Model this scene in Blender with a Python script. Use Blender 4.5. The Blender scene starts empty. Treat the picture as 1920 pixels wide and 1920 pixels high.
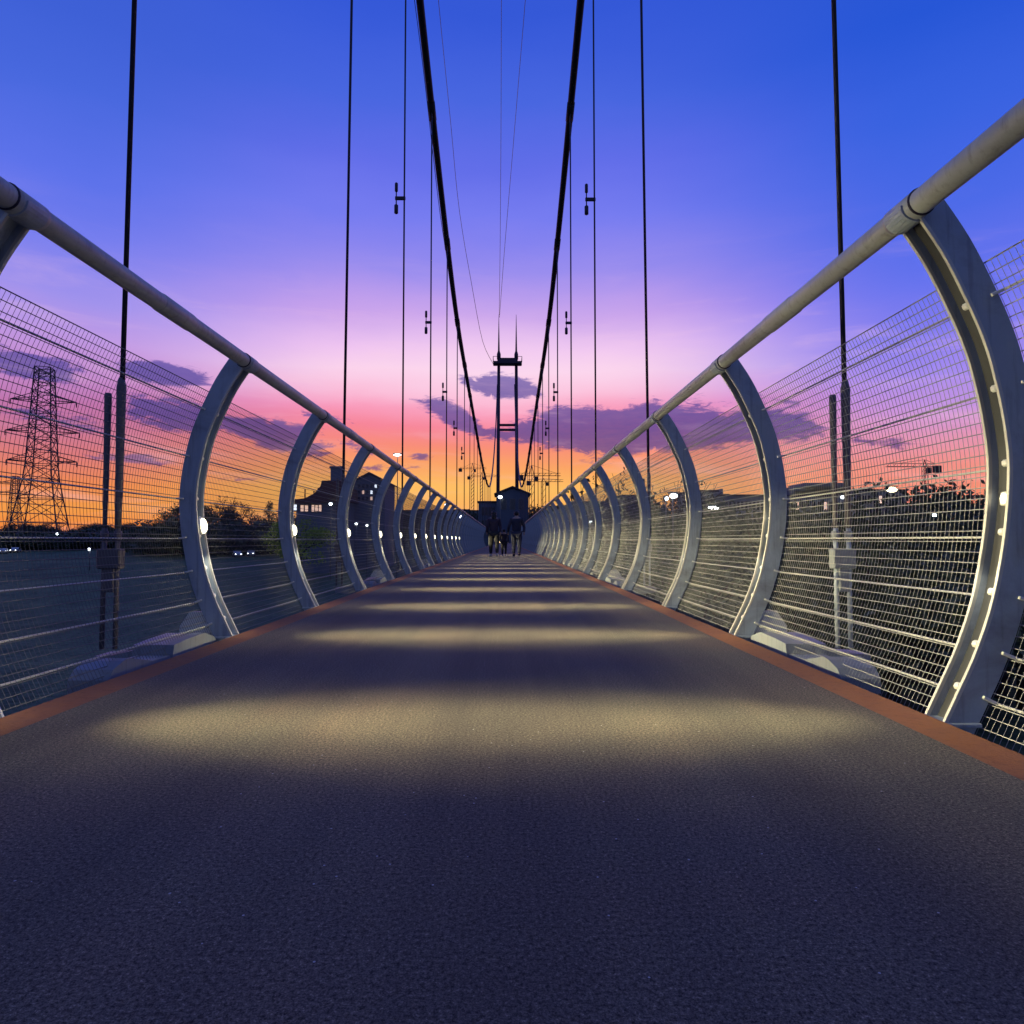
import bpy, math, random
from mathutils import Vector, Matrix, noise as mnoise

random.seed(7)
S = bpy.context.scene
COL = S.collection
PI = math.pi
R = math.radians

# ------------------------------------------------------------------ camera
F_PX = 1250.0                      # focal length in pixels of the 1920 px photograph
CX, CZ = 0.123, 0.60
YAW, PITCH = 0.0116, 0.0423
FWD = Vector((math.sin(YAW) * math.cos(PITCH), math.cos(YAW) * math.cos(PITCH), math.sin(PITCH)))
RGT = Vector((math.cos(YAW), -math.sin(YAW), 0))
UPV = RGT.cross(FWD)
CAM = Vector((CX, 0, CZ))
cd = bpy.data.cameras.new("camera")
cam = bpy.data.objects.new("camera", cd)
COL.objects.link(cam)
cd.sensor_width = 36
cd.lens = F_PX / 1920 * 36
cd.clip_start = 0.05
cd.clip_end = 9000
m = Matrix((RGT, UPV, -FWD)).transposed().to_4x4()
m.translation = CAM
cam.matrix_world = m
S.camera = cam


def ray(px, py):
    return (FWD + RGT * ((px - 960) / F_PX) + UPV * ((960 - py) / F_PX))


def at(px, py, d):
    """world point on the sight line of a pixel whose y (distance along the bridge) is d"""
    r = ray(px, py)
    return CAM + r * (d / r.y)


# ------------------------------------------------------------------ materials
def srgb(r, g, b):
    f = lambda c: (c / 255 / 12.92) if c / 255 <= 0.04045 else ((c / 255 + 0.055) / 1.055) ** 2.4
    return (f(r), f(g), f(b), 1)


class NT:
    def __init__(s, tree):
        s.t = tree
        s.n = tree.nodes
        s.l = tree.links

    def new(s, typ, **kw):
        n = s.n.new(typ)
        for k, v in kw.items():
            setattr(n, k, v)
        return n

    def put(s, sock, v):
        if isinstance(v, (int, float)):
            sock.default_value = v
        elif isinstance(v, (tuple, list, Vector)):
            sock.default_value = v
        else:
            s.l.new(v, sock)

    def math(s, op, a, b=None, c=None):
        n = s.new('ShaderNodeMath', operation=op)
        for i, v in enumerate((a, b, c)):
            if v is not None:
                s.put(n.inputs[i], v)
        return n.outputs[0]

    def noise(s, vec, scale, detail=4, rough=0.55, dist=0.0):
        n = s.new('ShaderNodeTexNoise')
        s.put(n.inputs['Vector'], vec)
        n.inputs['Scale'].default_value = scale
        n.inputs['Detail'].default_value = detail
        n.inputs['Roughness'].default_value = rough
        n.inputs['Distortion'].default_value = dist
        return n.outputs[0]

    def ramp(s, fac, stops, interp='LINEAR'):
        n = s.new('ShaderNodeValToRGB')
        n.color_ramp.interpolation = interp
        e = n.color_ramp.elements
        while len(e) > 1:
            e.remove(e[-1])
        for i, (p, c) in enumerate(stops):
            if i == 0:
                e[0].position = p
                e[0].color = c
            else:
                q = e.new(p)
                q.color = c
        s.put(n.inputs[0], fac)
        return n.outputs[0]

    def mix(s, fac, a, b, blend='MIX'):
        n = s.new('ShaderNodeMix', data_type='RGBA', blend_type=blend)
        s.put(n.inputs[0], fac)
        s.put(n.inputs[6], a)
        s.put(n.inputs[7], b)
        return n.outputs[2]


def c4(c):
    return (c[0], c[1], c[2], 1)


def material(name, col, rough=0.5, metal=0.0, var=0.25, scale=6.0, bump=0.0, bscale=60, spec=0.5, coat=0.0, dirt=None):
    m = bpy.data.materials.new(name)
    m.use_nodes = True
    t = NT(m.node_tree)
    b = t.n['Principled BSDF']
    co = t.new('ShaderNodeTexCoord').outputs['Object']
    n1 = t.noise(co, scale, 6, 0.6)
    base = t.mix(n1, c4([x * (1 - var) for x in col]), c4([min(1, x * (1 + var)) for x in col]))
    if dirt:
        n2 = t.noise(co, scale * 0.37, 8, 0.7, 1.0)
        k = t.ramp(n2, [(0.5, (0, 0, 0, 1)), (0.72, (1, 1, 1, 1))])
        base = t.mix(t.math('MULTIPLY', k, 0.6), base, c4(dirt))
    if dirt:
        mp = t.new('ShaderNodeMapping')
        mp.inputs['Scale'].default_value = (30, 30, 2.2)
        t.put(mp.inputs['Vector'], co)
        run = t.ramp(t.noise(mp.outputs[0], 1.0, 6, 0.65), [(0.52, (1, 1, 1, 1)), (0.70, (0.62, 0.60, 0.58, 1))])
        base = t.mix(0.8, base, t.mix(1.0, base, run, 'MULTIPLY'))
    t.put(b.inputs['Base Color'], base)
    b.inputs['Metallic'].default_value = metal
    t.put(b.inputs['Roughness'], t.math('MULTIPLY_ADD', n1, 0.25, rough - 0.12))
    b.inputs['Specular IOR Level'].default_value = spec
    if coat:
        b.inputs['Coat Weight'].default_value = coat
    if bump:
        bn = t.new('ShaderNodeBump')
        bn.inputs['Strength'].default_value = bump
        bn.inputs['Distance'].default_value = 0.01
        t.put(bn.inputs['Height'], t.noise(co, bscale, 5, 0.6))
        t.l.new(bn.outputs[0], b.inputs['Normal'])
    return m


def emitter(name, col, strength):
    m = bpy.data.materials.new(name)
    m.use_nodes = True
    t = NT(m.node_tree)
    b = t.n['Principled BSDF']
    b.inputs['Base Color'].default_value = (0.8, 0.8, 0.8, 1)
    b.inputs['Emission Color'].default_value = c4(col)
    b.inputs['Emission Strength'].default_value = strength
    return m


M = {}
M['paint'] = material('blue_grey_steel_paint', (0.33, 0.39, 0.46), 0.45, 0.0, 0.14, 5, 0.12, 45, dirt=(0.13, 0.13, 0.135))
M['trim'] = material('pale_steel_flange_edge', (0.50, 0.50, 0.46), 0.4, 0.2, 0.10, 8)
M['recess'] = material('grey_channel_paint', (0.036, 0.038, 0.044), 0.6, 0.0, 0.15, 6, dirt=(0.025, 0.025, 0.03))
M['rail'] = material('handrail_paint', (0.40, 0.42, 0.42), 0.42, 0.0, 0.14, 5, 0.05, 40, dirt=(0.20, 0.18, 0.17))
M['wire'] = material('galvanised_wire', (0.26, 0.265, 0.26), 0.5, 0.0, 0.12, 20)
M['wire_dark'] = material('shade_toned_wire', (0.10, 0.105, 0.105), 0.55, 0.0, 0.2, 20)  # left mesh wire, darkened to stand in for the weaker lamplight there
M['rod'] = material('galvanised_rod', (0.40, 0.405, 0.39), 0.45, 0.0, 0.12, 20)
M['clamp'] = material('bright_zinc', (0.70, 0.70, 0.66), 0.35, 0.3, 0.10, 30)
M['cable'] = material('black_cable_sheath', (0.014, 0.013, 0.022), 0.6, 0.0, 0.3, 8)
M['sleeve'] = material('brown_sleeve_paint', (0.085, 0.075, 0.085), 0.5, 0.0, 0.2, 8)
M['hanger'] = material('dark_steel_rod', (0.022, 0.018, 0.04), 0.5, 0.2, 0.3, 8)
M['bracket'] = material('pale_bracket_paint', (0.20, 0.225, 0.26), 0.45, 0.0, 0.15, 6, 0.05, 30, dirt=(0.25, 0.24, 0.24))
M['tower'] = material('dark_tower_steel', (0.035, 0.02, 0.045), 0.6, 0.0, 0.3, 0.3)
M['lattice'] = material('weathered_pylon_steel', (0.035, 0.032, 0.04), 0.7, 0.0, 0.3, 0.3)
M['bark'] = material('bark', (0.045, 0.035, 0.03), 0.9, 0.0, 0.4, 6, 0.3, 20)
M['wall_a'] = material('grey_render', (0.17, 0.18, 0.20), 0.8, 0.0, 0.2, 0.6)
M['wall_b'] = material('brown_render', (0.15, 0.13, 0.13), 0.8, 0.0, 0.25, 0.5)
M['wall_c'] = material('blue_grey_render', (0.14, 0.17, 0.22), 0.8, 0.0, 0.2, 0.5)
M['wall_d'] = material('dark_blue_render', (0.07, 0.09, 0.14), 0.85, 0.0, 0.25, 0.5)
M['roof'] = material('dark_roof', (0.05, 0.04, 0.05), 0.8, 0.0, 0.3, 1.0)
M['redroof'] = material('dull_red_roof', (0.10, 0.035, 0.035), 0.8, 0.0, 0.3, 1.0)
M['glass'] = material('dark_window_glass', (0.03, 0.04, 0.06), 0.15, 0.0, 0.2, 1.0)
M['pole'] = material('grey_pole', (0.12, 0.12, 0.13), 0.6, 0.0, 0.2, 2.0)
M['skin'] = material('skin', (0.42, 0.27, 0.2), 0.55, 0, 0.08, 12)
M['hair'] = material('dark_hair', (0.012, 0.01, 0.01), 0.6, 0, 0.3, 60)
M['navy'] = material('navy_cloth', (0.022, 0.025, 0.05), 0.85, 0, 0.3, 10)
M['black'] = material('black_cloth', (0.014, 0.014, 0.018), 0.85, 0, 0.3, 10)
M['mauve'] = material('mauve_cloth', (0.04, 0.028, 0.05), 0.85, 0, 0.3, 10)
M['white'] = material('white_shoe', (0.6, 0.6, 0.58), 0.6, 0, 0.1, 10)
M['carpaint'] = material('silver_car_paint', (0.45, 0.46, 0.48), 0.25, 0.4, 0.05, 2, coat=0.5)
M['tyre'] = material('rubber', (0.02, 0.02, 0.02), 0.85, 0, 0.2, 10)
M['lens'] = emitter('lamp_lens', (1.0, 0.90, 0.62), 5)
M['lampw'] = emitter('white_street_light', (0.85, 0.95, 1.0), 7)
M['lampy'] = emitter('yellow_floodlight', (1.0, 0.88, 0.50), 8)
M['litwin'] = emitter('warm_lit_window', (1.0, 0.62, 0.42), 0.9)
M['litwhite'] = emitter('cool_lit_window', (0.8, 0.88, 1.0), 1.6)
M['carlight'] = emitter('car_headlamp', (0.9, 0.95, 1.0), 5)


def leafmat(name, a, b_):
    m = bpy.data.materials.new(name)
    m.use_nodes = True
    t = NT(m.node_tree)
    b = t.n['Principled BSDF']
    co = t.new('ShaderNodeTexCoord').outputs['Object']
    f = t.ramp(t.noise(co, 0.9, 4, 0.7), [(0.35, c4(a)), (0.65, c4(b_))])
    t.put(b.inputs['Base Color'], f)
    b.inputs['Roughness'].default_value = 0.7
    b.inputs['Specular IOR Level'].default_value = 0.25
    return m


M['leaf'] = leafmat('dark_foliage', (0.04, 0.06, 0.042), (0.085, 0.115, 0.075))
M['leaf2'] = leafmat('olive_foliage', (0.035, 0.038, 0.03), (0.075, 0.075, 0.055))
M['litleaf'] = leafmat('lamplit_toned_foliage', (0.20, 0.30, 0.02), (0.35, 0.48, 0.03))  # lamplight on the small tree is put into this bright leaf colour


def deck_material():
    m = bpy.data.materials.new('coarse_walkway_surface')
    m.use_nodes = True
    t = NT(m.node_tree)
    b = t.n['Principled BSDF']
    co = t.new('ShaderNodeTexCoord').outputs['Object']
    big = t.noise(co, 1.3, 5, 0.6)
    tint = t.noise(co, 0.8, 4, 0.6, 0.6)
    grain = t.noise(co, 125, 5, 0.85)
    fine = t.noise(co, 330, 2, 0.7)
    base = t.mix(big, (0.104, 0.098, 0.078, 1), (0.150, 0.132, 0.100, 1))
    base = t.mix(t.ramp(tint, [(0.40, (0, 0, 0, 1)), (0.66, (1, 1, 1, 1))]), base, (0.132, 0.104, 0.082, 1))
    g = t.ramp(grain, [(0.38, (0.12, 0.12, 0.13, 1)), (0.49, (0.9, 0.9, 0.9, 1)), (0.57, (1.3, 1.27, 1.22, 1)), (0.66, (3.0, 2.9, 2.7, 1))])
    base = t.mix(1.0, base, g, 'MULTIPLY')
    g2 = t.ramp(fine, [(0.35, (0.5, 0.5, 0.5, 1)), (0.65, (1.5, 1.5, 1.5, 1))])
    base = t.mix(1.0, base, g2, 'MULTIPLY')
    # long faint wear tracks along the walking line
    mp = t.new('ShaderNodeMapping')
    mp.inputs['Scale'].default_value = (2.6, 0.12, 1)
    t.put(mp.inputs['Vector'], co)
    wear = t.ramp(t.noise(mp.outputs[0], 1.0, 5, 0.6), [(0.38, (0.78, 0.80, 0.84, 1)), (0.62, (1.16, 1.14, 1.10, 1))])
    base = t.mix(1.0, base, wear, 'MULTIPLY')
    stain = t.ramp(t.noise(co, 0.55, 6, 0.65, 0.8), [(0.52, (1, 1, 1, 1)), (0.7, (0.70, 0.72, 0.78, 1))])
    base = t.mix(1.0, base, stain, 'MULTIPLY')
    # pale stone chips scattered through the surface
    v = t.new('ShaderNodeTexVoronoi')
    t.put(v.inputs['Vector'], co)
    v.inputs['Scale'].default_value = 34
    sep = t.new('ShaderNodeSeparateColor')
    t.l.new(v.outputs['Color'], sep.inputs[0])
    chip = t.math('MULTIPLY', t.math('LESS_THAN', v.outputs['Distance'], 0.075), t.math('GREATER_THAN', sep.outputs[0], 0.82))
    base = t.mix(chip, base, (0.5, 0.5, 0.52, 1))
    t.put(b.inputs['Base Color'], base)
    b.inputs['Roughness'].default_value = 0.8
    b.inputs['Specular IOR Level'].default_value = 0.3
    bn = t.new('ShaderNodeBump')
    bn.inputs['Strength'].default_value = 0.6
    bn.inputs['Distance'].default_value = 0.004
    t.put(bn.inputs['Height'], t.math('ADD', grain, t.math('MULTIPLY', fine, 0.5)))
    t.l.new(bn.outputs[0], b.inputs['Normal'])
    return m


M['deck'] = deck_material()
M['strip'] = material('rust_orange_edging', (0.24, 0.088, 0.024), 0.75, 0, 0.22, 9, 0.4, 120, dirt=(0.14, 0.045, 0.025))


def ground_material():
    m = bpy.data.materials.new('dark_grassland')
    m.use_nodes = True
    t = NT(m.node_tree)
    b = t.n['Principled BSDF']
    co = t.new('ShaderNodeTexCoord').outputs['Object']
    a = t.noise(co, 0.06, 10, 0.72, 0.8)
    g = t.noise(co, 1.6, 5, 0.7)
    c = t.ramp(a, [(0.35, (0.050, 0.085, 0.058, 1)), (0.5, (0.085, 0.135, 0.085, 1)), (0.66, (0.14, 0.18, 0.105, 1))])
    c = t.mix(1.0, c, t.ramp(g, [(0.3, (0.55, 0.55, 0.55, 1)), (0.7, (1.4, 1.4, 1.4, 1))]), 'MULTIPLY')
    t.put(b.inputs['Base Color'], c)
    b.inputs['Roughness'].default_value = 0.95
    b.inputs['Specular IOR Level'].default_value = 0.1
    return m


M['ground'] = ground_material()

# ------------------------------------------------------------------ mesh helper


class MB:
    def __init__(s):
        s.v = []
        s.f = []
        s.smooth = []

    def add(s, vs, fs, smooth=False):
        o = len(s.v)
        s.v.extend(tuple(p) for p in vs)
        for f in fs:
            s.f.append(tuple(o + i for i in f))
            s.smooth.append(smooth)
        return s

    def box(s, c, size, rz=0.0, bev=0.0, mat=None):
        hx, hy, hz = (q / 2 for q in size)
        if bev and bev < min(hx, hy, hz):
            # chamfered box
            vs, idx = [], {}
            for sx in (-1, 1):
                for sy in (-1, 1):
                    for sz in (-1, 1):
                        for k in range(3):
                            p = [sx * hx, sy * hy, sz * hz]
                            for j in range(3):
                                if j != k:
                                    p[j] -= (1 if p[j] > 0 else -1) * bev
                            idx[(sx, sy, sz, k)] = len(vs)
                            vs.append(p)
            fs = []
            for k in range(3):
                a, b = [j for j in range(3) if j != k]
                for sg in (-1, 1):
                    q = []
                    for (u, w) in ((-1, -1), (1, -1), (1, 1), (-1, 1)):
                        t = [0, 0, 0]
                        t[k], t[a], t[b] = sg, u, w
                        q.append(idx[(t[0], t[1], t[2], k)])
                    fs.append(q)
            for k in range(3):      # edges along axis k
                a, b = [j for j in range(3) if j != k]
                for u in (-1, 1):
                    for w in (-1, 1):
                        q = []
                        for (e, face) in ((-1, a), (1, a), (1, b), (-1, b)):
                            t = [0, 0, 0]
                            t[k], t[a], t[b] = e, u, w
                            q.append(idx[(t[0], t[1], t[2], face)])
                        fs.append(q)
            for sx in (-1, 1):
                for sy in (-1, 1):
                    for sz in (-1, 1):
                        fs.append([idx[(sx, sy, sz, k)] for k in range(3)])
        else:
            vs = [[sx * hx, sy * hy, sz * hz] for sx in (-1, 1) for sy in (-1, 1) for sz in (-1, 1)]
            fs = [(0, 1, 3, 2), (4, 6, 7, 5), (0, 4, 5, 1), (2, 3, 7, 6), (0, 2, 6, 4), (1, 5, 7, 3)]
        rot = Matrix.Rotation(rz, 3, 'Z') if mat is None else mat
        c = Vector(c)
        return s.add([rot @ Vector(p) + c for p in vs], fs)

    def tube(s, pts, rad, n=8, cap=True, smooth=True):
        pts = [Vector(p) for p in pts]
        if not isinstance(rad, (list, tuple)):
            rad = [rad] * len(pts)
        rings = []
        prev = None
        for i, p in enumerate(pts):
            if i == 0:
                d = pts[1] - pts[0]
            elif i == len(pts) - 1:
                d = pts[-1] - pts[-2]
            else:
                d = (pts[i + 1] - p).normalized() + (p - pts[i - 1]).normalized()
            d.normalize()
            if prev is None:
                ref = Vector((0, 0, 1)) if abs(d.z) < 0.9 else Vector((1, 0, 0))
                u = d.cross(ref).normalized()
            else:
                u = (prev - d * prev.dot(d)).normalized()
            prev = u
            w = d.cross(u)
            rings.append([p + (u * math.cos(2 * PI * k / n) + w * math.sin(2 * PI * k / n)) * rad[i] for k in range(n)])
        vs = [q for r in rings for q in r]
        fs = []
        for i in range(len(pts) - 1):
            for k in range(n):
                a, b = i * n + k, i * n + (k + 1) % n
                fs.append((a, b, b + n, a + n))
        if cap:
            fs.append(tuple(range(n - 1, -1, -1)))
            fs.append(tuple((len(pts) - 1) * n + k for k in range(n)))
        return s.add(vs, fs, smooth)

    def ball(s, c, r, nu=12, nv=8, mat=None, smooth=True):
        c = Vector(c)
        r = (r, r, r) if isinstance(r, (int, float)) else r
        mat = mat or Matrix.Identity(3)
        vs = [c + mat @ Vector((0, 0, r[2]))]
        for j in range(1, nv):
            th = PI * j / nv
            for i in range(nu):
                ph = 2 * PI * i / nu
                vs.append(c + mat @ Vector((r[0] * math.sin(th) * math.cos(ph), r[1] * math.sin(th) * math.sin(ph), r[2] * math.cos(th))))
        vs.append(c + mat @ Vector((0, 0, -r[2])))
        fs = [(0, 1 + i, 1 + (i + 1) % nu) for i in range(nu)]
        for j in range(nv - 2):
            for i in range(nu):
                a, b = 1 + j * nu + i, 1 + j * nu + (i + 1) % nu
                fs.append((a, a + nu, b + nu, b))
        last = len(vs) - 1
        o = 1 + (nv - 2) * nu
        fs += [(last, o + (i + 1) % nu, o + i) for i in range(nu)]
        return s.add(vs, fs, smooth)

    def loft(s, rings, cap=True, smooth=False):
        n = len(rings[0])
        vs = [q for r in rings for q in r]
        fs = []
        for i in range(len(rings) - 1):
            for k in range(n):
                a, b = i * n + k, i * n + (k + 1) % n
                fs.append((a, b, b + n, a + n))
        if cap:
            fs.append(tuple(range(n - 1, -1, -1)))
            fs.append(tuple((len(rings) - 1) * n + k for k in range(n)))
        return s.add(vs, fs, smooth)

    def mesh(s, name, mat):
        me = bpy.data.meshes.new(name)
        me.from_pydata(s.v, [], s.f)
        me.polygons.foreach_set('use_smooth', s.smooth)
        me.materials.append(mat)
        me.update()
        return me

    def build(s, name, mat, parent=None, loc=None):
        o = bpy.data.objects.new(name, s.mesh(name, mat))
        COL.objects.link(o)
        if parent:
            o.parent = parent
        if loc is not None:
            o.location = loc
        return o


def tag(o, label=None, cat=None, group=None, kind=None):
    if label:
        o['label'] = label
    if cat:
        o['category'] = cat
    if group:
        o['group'] = group
    if kind:
        o['kind'] = kind
    return o


def thing(name, label, cat, loc=(0, 0, 0), rz=0, group=None):
    o = bpy.data.objects.new(name, None)
    COL.objects.link(o)
    o.location = loc
    o.rotation_euler = (0, 0, rz)
    o.empty_display_size = 0.1
    return tag(o, label, cat, group)


def copy_tree(o, parent=None):
    c = o.copy()
    COL.objects.link(c)
    if parent:
        c.parent = parent
    for ch in list(o.children):
        copy_tree(ch, c)
    return c


ORD = "zeroth first second third fourth fifth sixth seventh eighth ninth tenth eleventh twelfth thirteenth fourteenth fifteenth sixteenth".split()

# ------------------------------------------------------------------ the bridge
RIB_Y = [0.25, 2.25, 4.25, 6.08, 8.2, 10.3]
while len(RIB_Y) < 32:
    RIB_Y.append(RIB_Y[-1] + 2.0)
DECK_END = 168.0

# inner edge of a curved rib: (distance from the axis, height)
PROF = [(1.50, -0.14), (1.565, 0.0), (1.625, 0.12), (1.682, 0.24), (1.742, 0.41), (1.788, 0.63), (1.808, 0.84), (1.797, 1.0), (1.768, 1.16), (1.735, 1.28), (1.682, 1.41), (1.605, 1.57), (1.515, 1.71)]


def catmull(P, n):
    out = []
    for i in range(len(P) - 1):
        p0 = Vector(P[max(i - 1, 0)])
        p1 = Vector(P[i])
        p2 = Vector(P[i + 1])
        p3 = Vector(P[min(i + 2, len(P) - 1)])
        for k in range(n):
            t = k / n
            out.append(0.5 * ((2 * p1) + (p2 - p0) * t + (2 * p0 - 5 * p1 + 4 * p2 - p3) * t * t + (3 * p1 - p0 - 3 * p2 + p3) * t ** 3))
    out.append(Vector(P[-1]))
    return out


CURVE = catmull([(a, b) for a, b in PROF], 4)
NORM = []
for i in range(len(CURVE)):
    d = CURVE[min(i + 1, len(CURVE) - 1)] - CURVE[max(i - 1, 0)]
    NORM.append(Vector((d.y, -d.x)).normalized())      # outward


def depth_at(z):
    t = max(0, min(1, z / 1.7))
    return 0.108 + 0.004 * t


def curve_at_z(z):
    for i in range(len(CURVE) - 1):
        a, b = CURVE[i], CURVE[i + 1]
        if a.y <= z <= b.y:
            t = (z - a.y) / (b.y - a.y)
            return a.lerp(b, t), NORM[i].lerp(NORM[i + 1], t).normalized()
    return CURVE[-1], NORM[-1]


WIRE_Z = [1.393, 1.113, 0.861, 0.63, 0.43, 0.258, 0.12]
ARC = [(c + n * (depth_at(c.y) + 0.012)) for c, n in zip(CURVE, NORM)]
ARC = [p for p in ARC if -0.06 <= p.y <= 1.575]


def rib_mesh(sg):
    mb = MB()
    W = 0.052
    rings = []
    for c, n in zip(CURVE, NORM):
        D = depth_at(c.y)
        sec = [(-W, 0.012), (-W + 0.010, 0.012), (-W + 0.010, 0.040), (W - 0.010, 0.040), (W - 0.010, 0.012), (W, 0.012), (W, D - 0.004), (W - 0.004, D), (-W + 0.004, D), (-W, D - 0.004)]
        ring = []
        for (y, q) in sec:
            p = c + n * q
            ring.append((sg * p.x, y, p.y))
        rings.append(ring if sg > 0 else ring[::-1])
    mb.loft(rings)
    return mb


def strip_mesh(sg, sec):
    mb = MB()
    rings = []
    for c, n in zip(CURVE, NORM):
        ring = [(sg * (c + n * q).x, y, (c + n * q).y) for (y, q) in sec]
        rings.append(ring if sg > 0 else ring[::-1])
    return mb.loft(rings)


def make_rib(sg, lamp, fine=True):
    side = 'left' if sg < 0 else 'right'
    t = thing('bridge_rib', '', 'bridge rib')
    rib_mesh(sg).build('rib_body', M['paint'], t)
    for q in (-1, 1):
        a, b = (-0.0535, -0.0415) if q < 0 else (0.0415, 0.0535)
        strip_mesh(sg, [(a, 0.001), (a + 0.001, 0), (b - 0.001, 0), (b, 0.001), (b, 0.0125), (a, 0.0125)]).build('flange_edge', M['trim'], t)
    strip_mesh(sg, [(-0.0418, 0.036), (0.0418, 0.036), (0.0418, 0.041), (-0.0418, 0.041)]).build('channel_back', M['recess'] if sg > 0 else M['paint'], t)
    for z in (WIRE_Z if fine else []):
        c, n = curve_at_z(z)
        p = c + n * 0.020
        ang = math.atan2(n.y, n.x)
        rot = Matrix.Rotation(-ang * sg, 3, 'Y')
        mb = MB()
        mb.box((sg * p.x, -0.024, p.y), (0.034, 0.030, 0.024), bev=0.006, mat=rot)
        mb.build('mesh_clamp', M['clamp'], t)
        # lug that reaches past the rib's outer edge to the thick rod
        c2 = c + n * (depth_at(z) - 0.004)
        MB().box((sg * c2.x, -0.057, c2.y), (0.055, 0.010, 0.011), bev=0.002, mat=rot).build('rod_lug', M['clamp'], t)
    b = MB()
    c, n = curve_at_z(0.0)
    p = c + n * 0.05
    b.box((sg * (p.x + 0.0), 0, -0.006), (0.15, 0.13, 0.014), bev=0.003)
    b.build('base_plate', M['paint'], t)
    # saddle that holds the handrail
    sd = MB()
    ring = []
    for k in range(13):
        a = PI * (k / 12) + PI
        ring.append((math.cos(a), math.sin(a)))
    outer = [[(sg * 1.52 + 0.054 * x, y, 1.734 + 0.054 * z) for (x, z) in ring] + [(sg * 1.52 + 0.047 * x, y, 1.734 + 0.047 * z) for (x, z) in ring[::-1]] for y in (-0.05, 0.05)]
    sd.loft(outer)
    sd.build('rail_saddle', M['paint'], t)
    if lamp:
        c, n = curve_at_z(0.69)
        p = c - n * 0.010
        ang = math.atan2(n.y, n.x)
        rot = Matrix.Rotation(-ang * sg, 3, 'Y')
        h = MB()
        h.ball((sg * (p.x + 0.012), -0.006, p.y), (0.019, 0.036, 0.060), 14, 8, rot)
        hl = h.build('lamp', M['clamp'], t)
        l = MB()
        l.ball((sg * (p.x - 0.002), -0.006, p.y), (0.025, 0.027, 0.049), 14, 8, rot)
        l.build('lamp_lens', M['lens'], hl)
    elif fine:
        # on this side the lamp sits flush inside the channel
        c, n = curve_at_z(0.745)
        p = c + n * 0.030
        rot = Matrix.Rotation(-math.atan2(n.y, n.x) * sg, 3, 'Y')
        hl = MB().box((sg * p.x, 0.0, p.y), (0.012, 0.040, 0.048), bev=0.004, mat=rot).build('lamp', M['clamp'], t)
        p = c + n * 0.024
        MB().ball((sg * p.x, 0.0, p.y), (0.006, 0.015, 0.018), 12, 6, rot).build('lamp_lens', M['lens'], hl)
    return t


def nth(i):
    return ORD[i]


def add_lamp_light(y, k, sg):
    c, n = curve_at_z(0.69)
    src = Vector((sg * (c.x - 0.05), y, 0.69))
    for (name, power, angle, sx, blend, rad, aim) in (('lamp_beam', 430 if sg < 0 else 230, 58, 0.42, 1.0, 0.08, -7 if sg < 0 else -13), ('lamp_halo', 200 if sg < 0 else 110, 76, 0.50, 1.0, 0.08, -18 if sg < 0 else -26), ('lamp_fan', 330, 21, 8.0, 0.6, 0.02, -5.5), ('lamp_glow', 95, 62, 1.0, 0.6, 0.02, 24)):
        dirv = Vector((-sg * math.cos(R(aim)), 0, math.sin(R(aim))))
        if (name == 'lamp_glow' and (k > 8 or sg > 0)) or (name == 'lamp_fan' and sg > 0):
            continue
        ld = bpy.data.lights.new(name, 'SPOT')
        ld.energy = power
        ld.color = (1.0, 0.86, 0.45)
        ld.spot_size = R(angle)
        ld.spot_blend = blend
        ld.shadow_soft_size = rad
        o = bpy.data.objects.new(name, ld)
        COL.objects.link(o)
        zax = -dirv
        xax = Vector((0, 1, 0))
        yax = zax.cross(xax)
        mm = Matrix((xax * sx, yax, zax)).transposed().to_4x4()
        mm.translation = src
        o.matrix_world = mm
    # light that spills down the rib from the lamp's lower lip
    ld = bpy.data.lights.new('lamp_downwash', 'SPOT')
    ld.energy = 6 if sg < 0 else 3
    ld.color = (1.0, 0.93, 0.70)
    ld.spot_size = R(70)
    ld.spot_blend = 0.8
    ld.shadow_soft_size = 0.02
    o = bpy.data.objects.new('lamp_downwash', ld)
    COL.objects.link(o)
    o.location = (sg * (c.x - 0.075), y - 0.01, 0.60)
    o.rotation_euler = (0, R(-4 * sg), 0)


RIBS = {}
for sg, side in ((-1, 'left'), (1, 'right')):
    proto = make_rib(sg, sg < 0)
    far_proto = make_rib(sg, False, fine=False)
    for i, y in enumerate(RIB_Y):
        o = proto if i == 0 else (far_proto if i == 15 else copy_tree(proto if i < 15 else far_proto))
        o.location = (0, y, 0)
        extra = 'with a lit oval lamp' if sg < 0 else 'with bright lamplit edges'
        if i == 0:
            lab = f'curved blue grey steel rib on the {side} beside the camera, cut off by the frame'
        elif i == 1:
            lab = (f'nearest curved steel rib on the left, mostly cut off by the frame edge' if sg < 0 else
                   'largest curved steel rib, right side, glowing clamp spots in its channel')
        elif i <= 12:
            lab = f'{nth(i)} curved rib of the {side} railing from the camera, {extra}'
        else:
            lab = f'far curved rib among the tightly bunched {side} ribs beyond the twelfth from the camera'
        o['label'] = lab
        o['group'] = f'curved ribs along the {side} side of the footbridge' if i <= 12 else f'far tightly bunched ribs of the {side} railing'
for k, y in enumerate(RIB_Y):
    if 1 <= k < 15:
        add_lamp_light(y, k, -1)
        add_lamp_light(y, k, 1)


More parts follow.
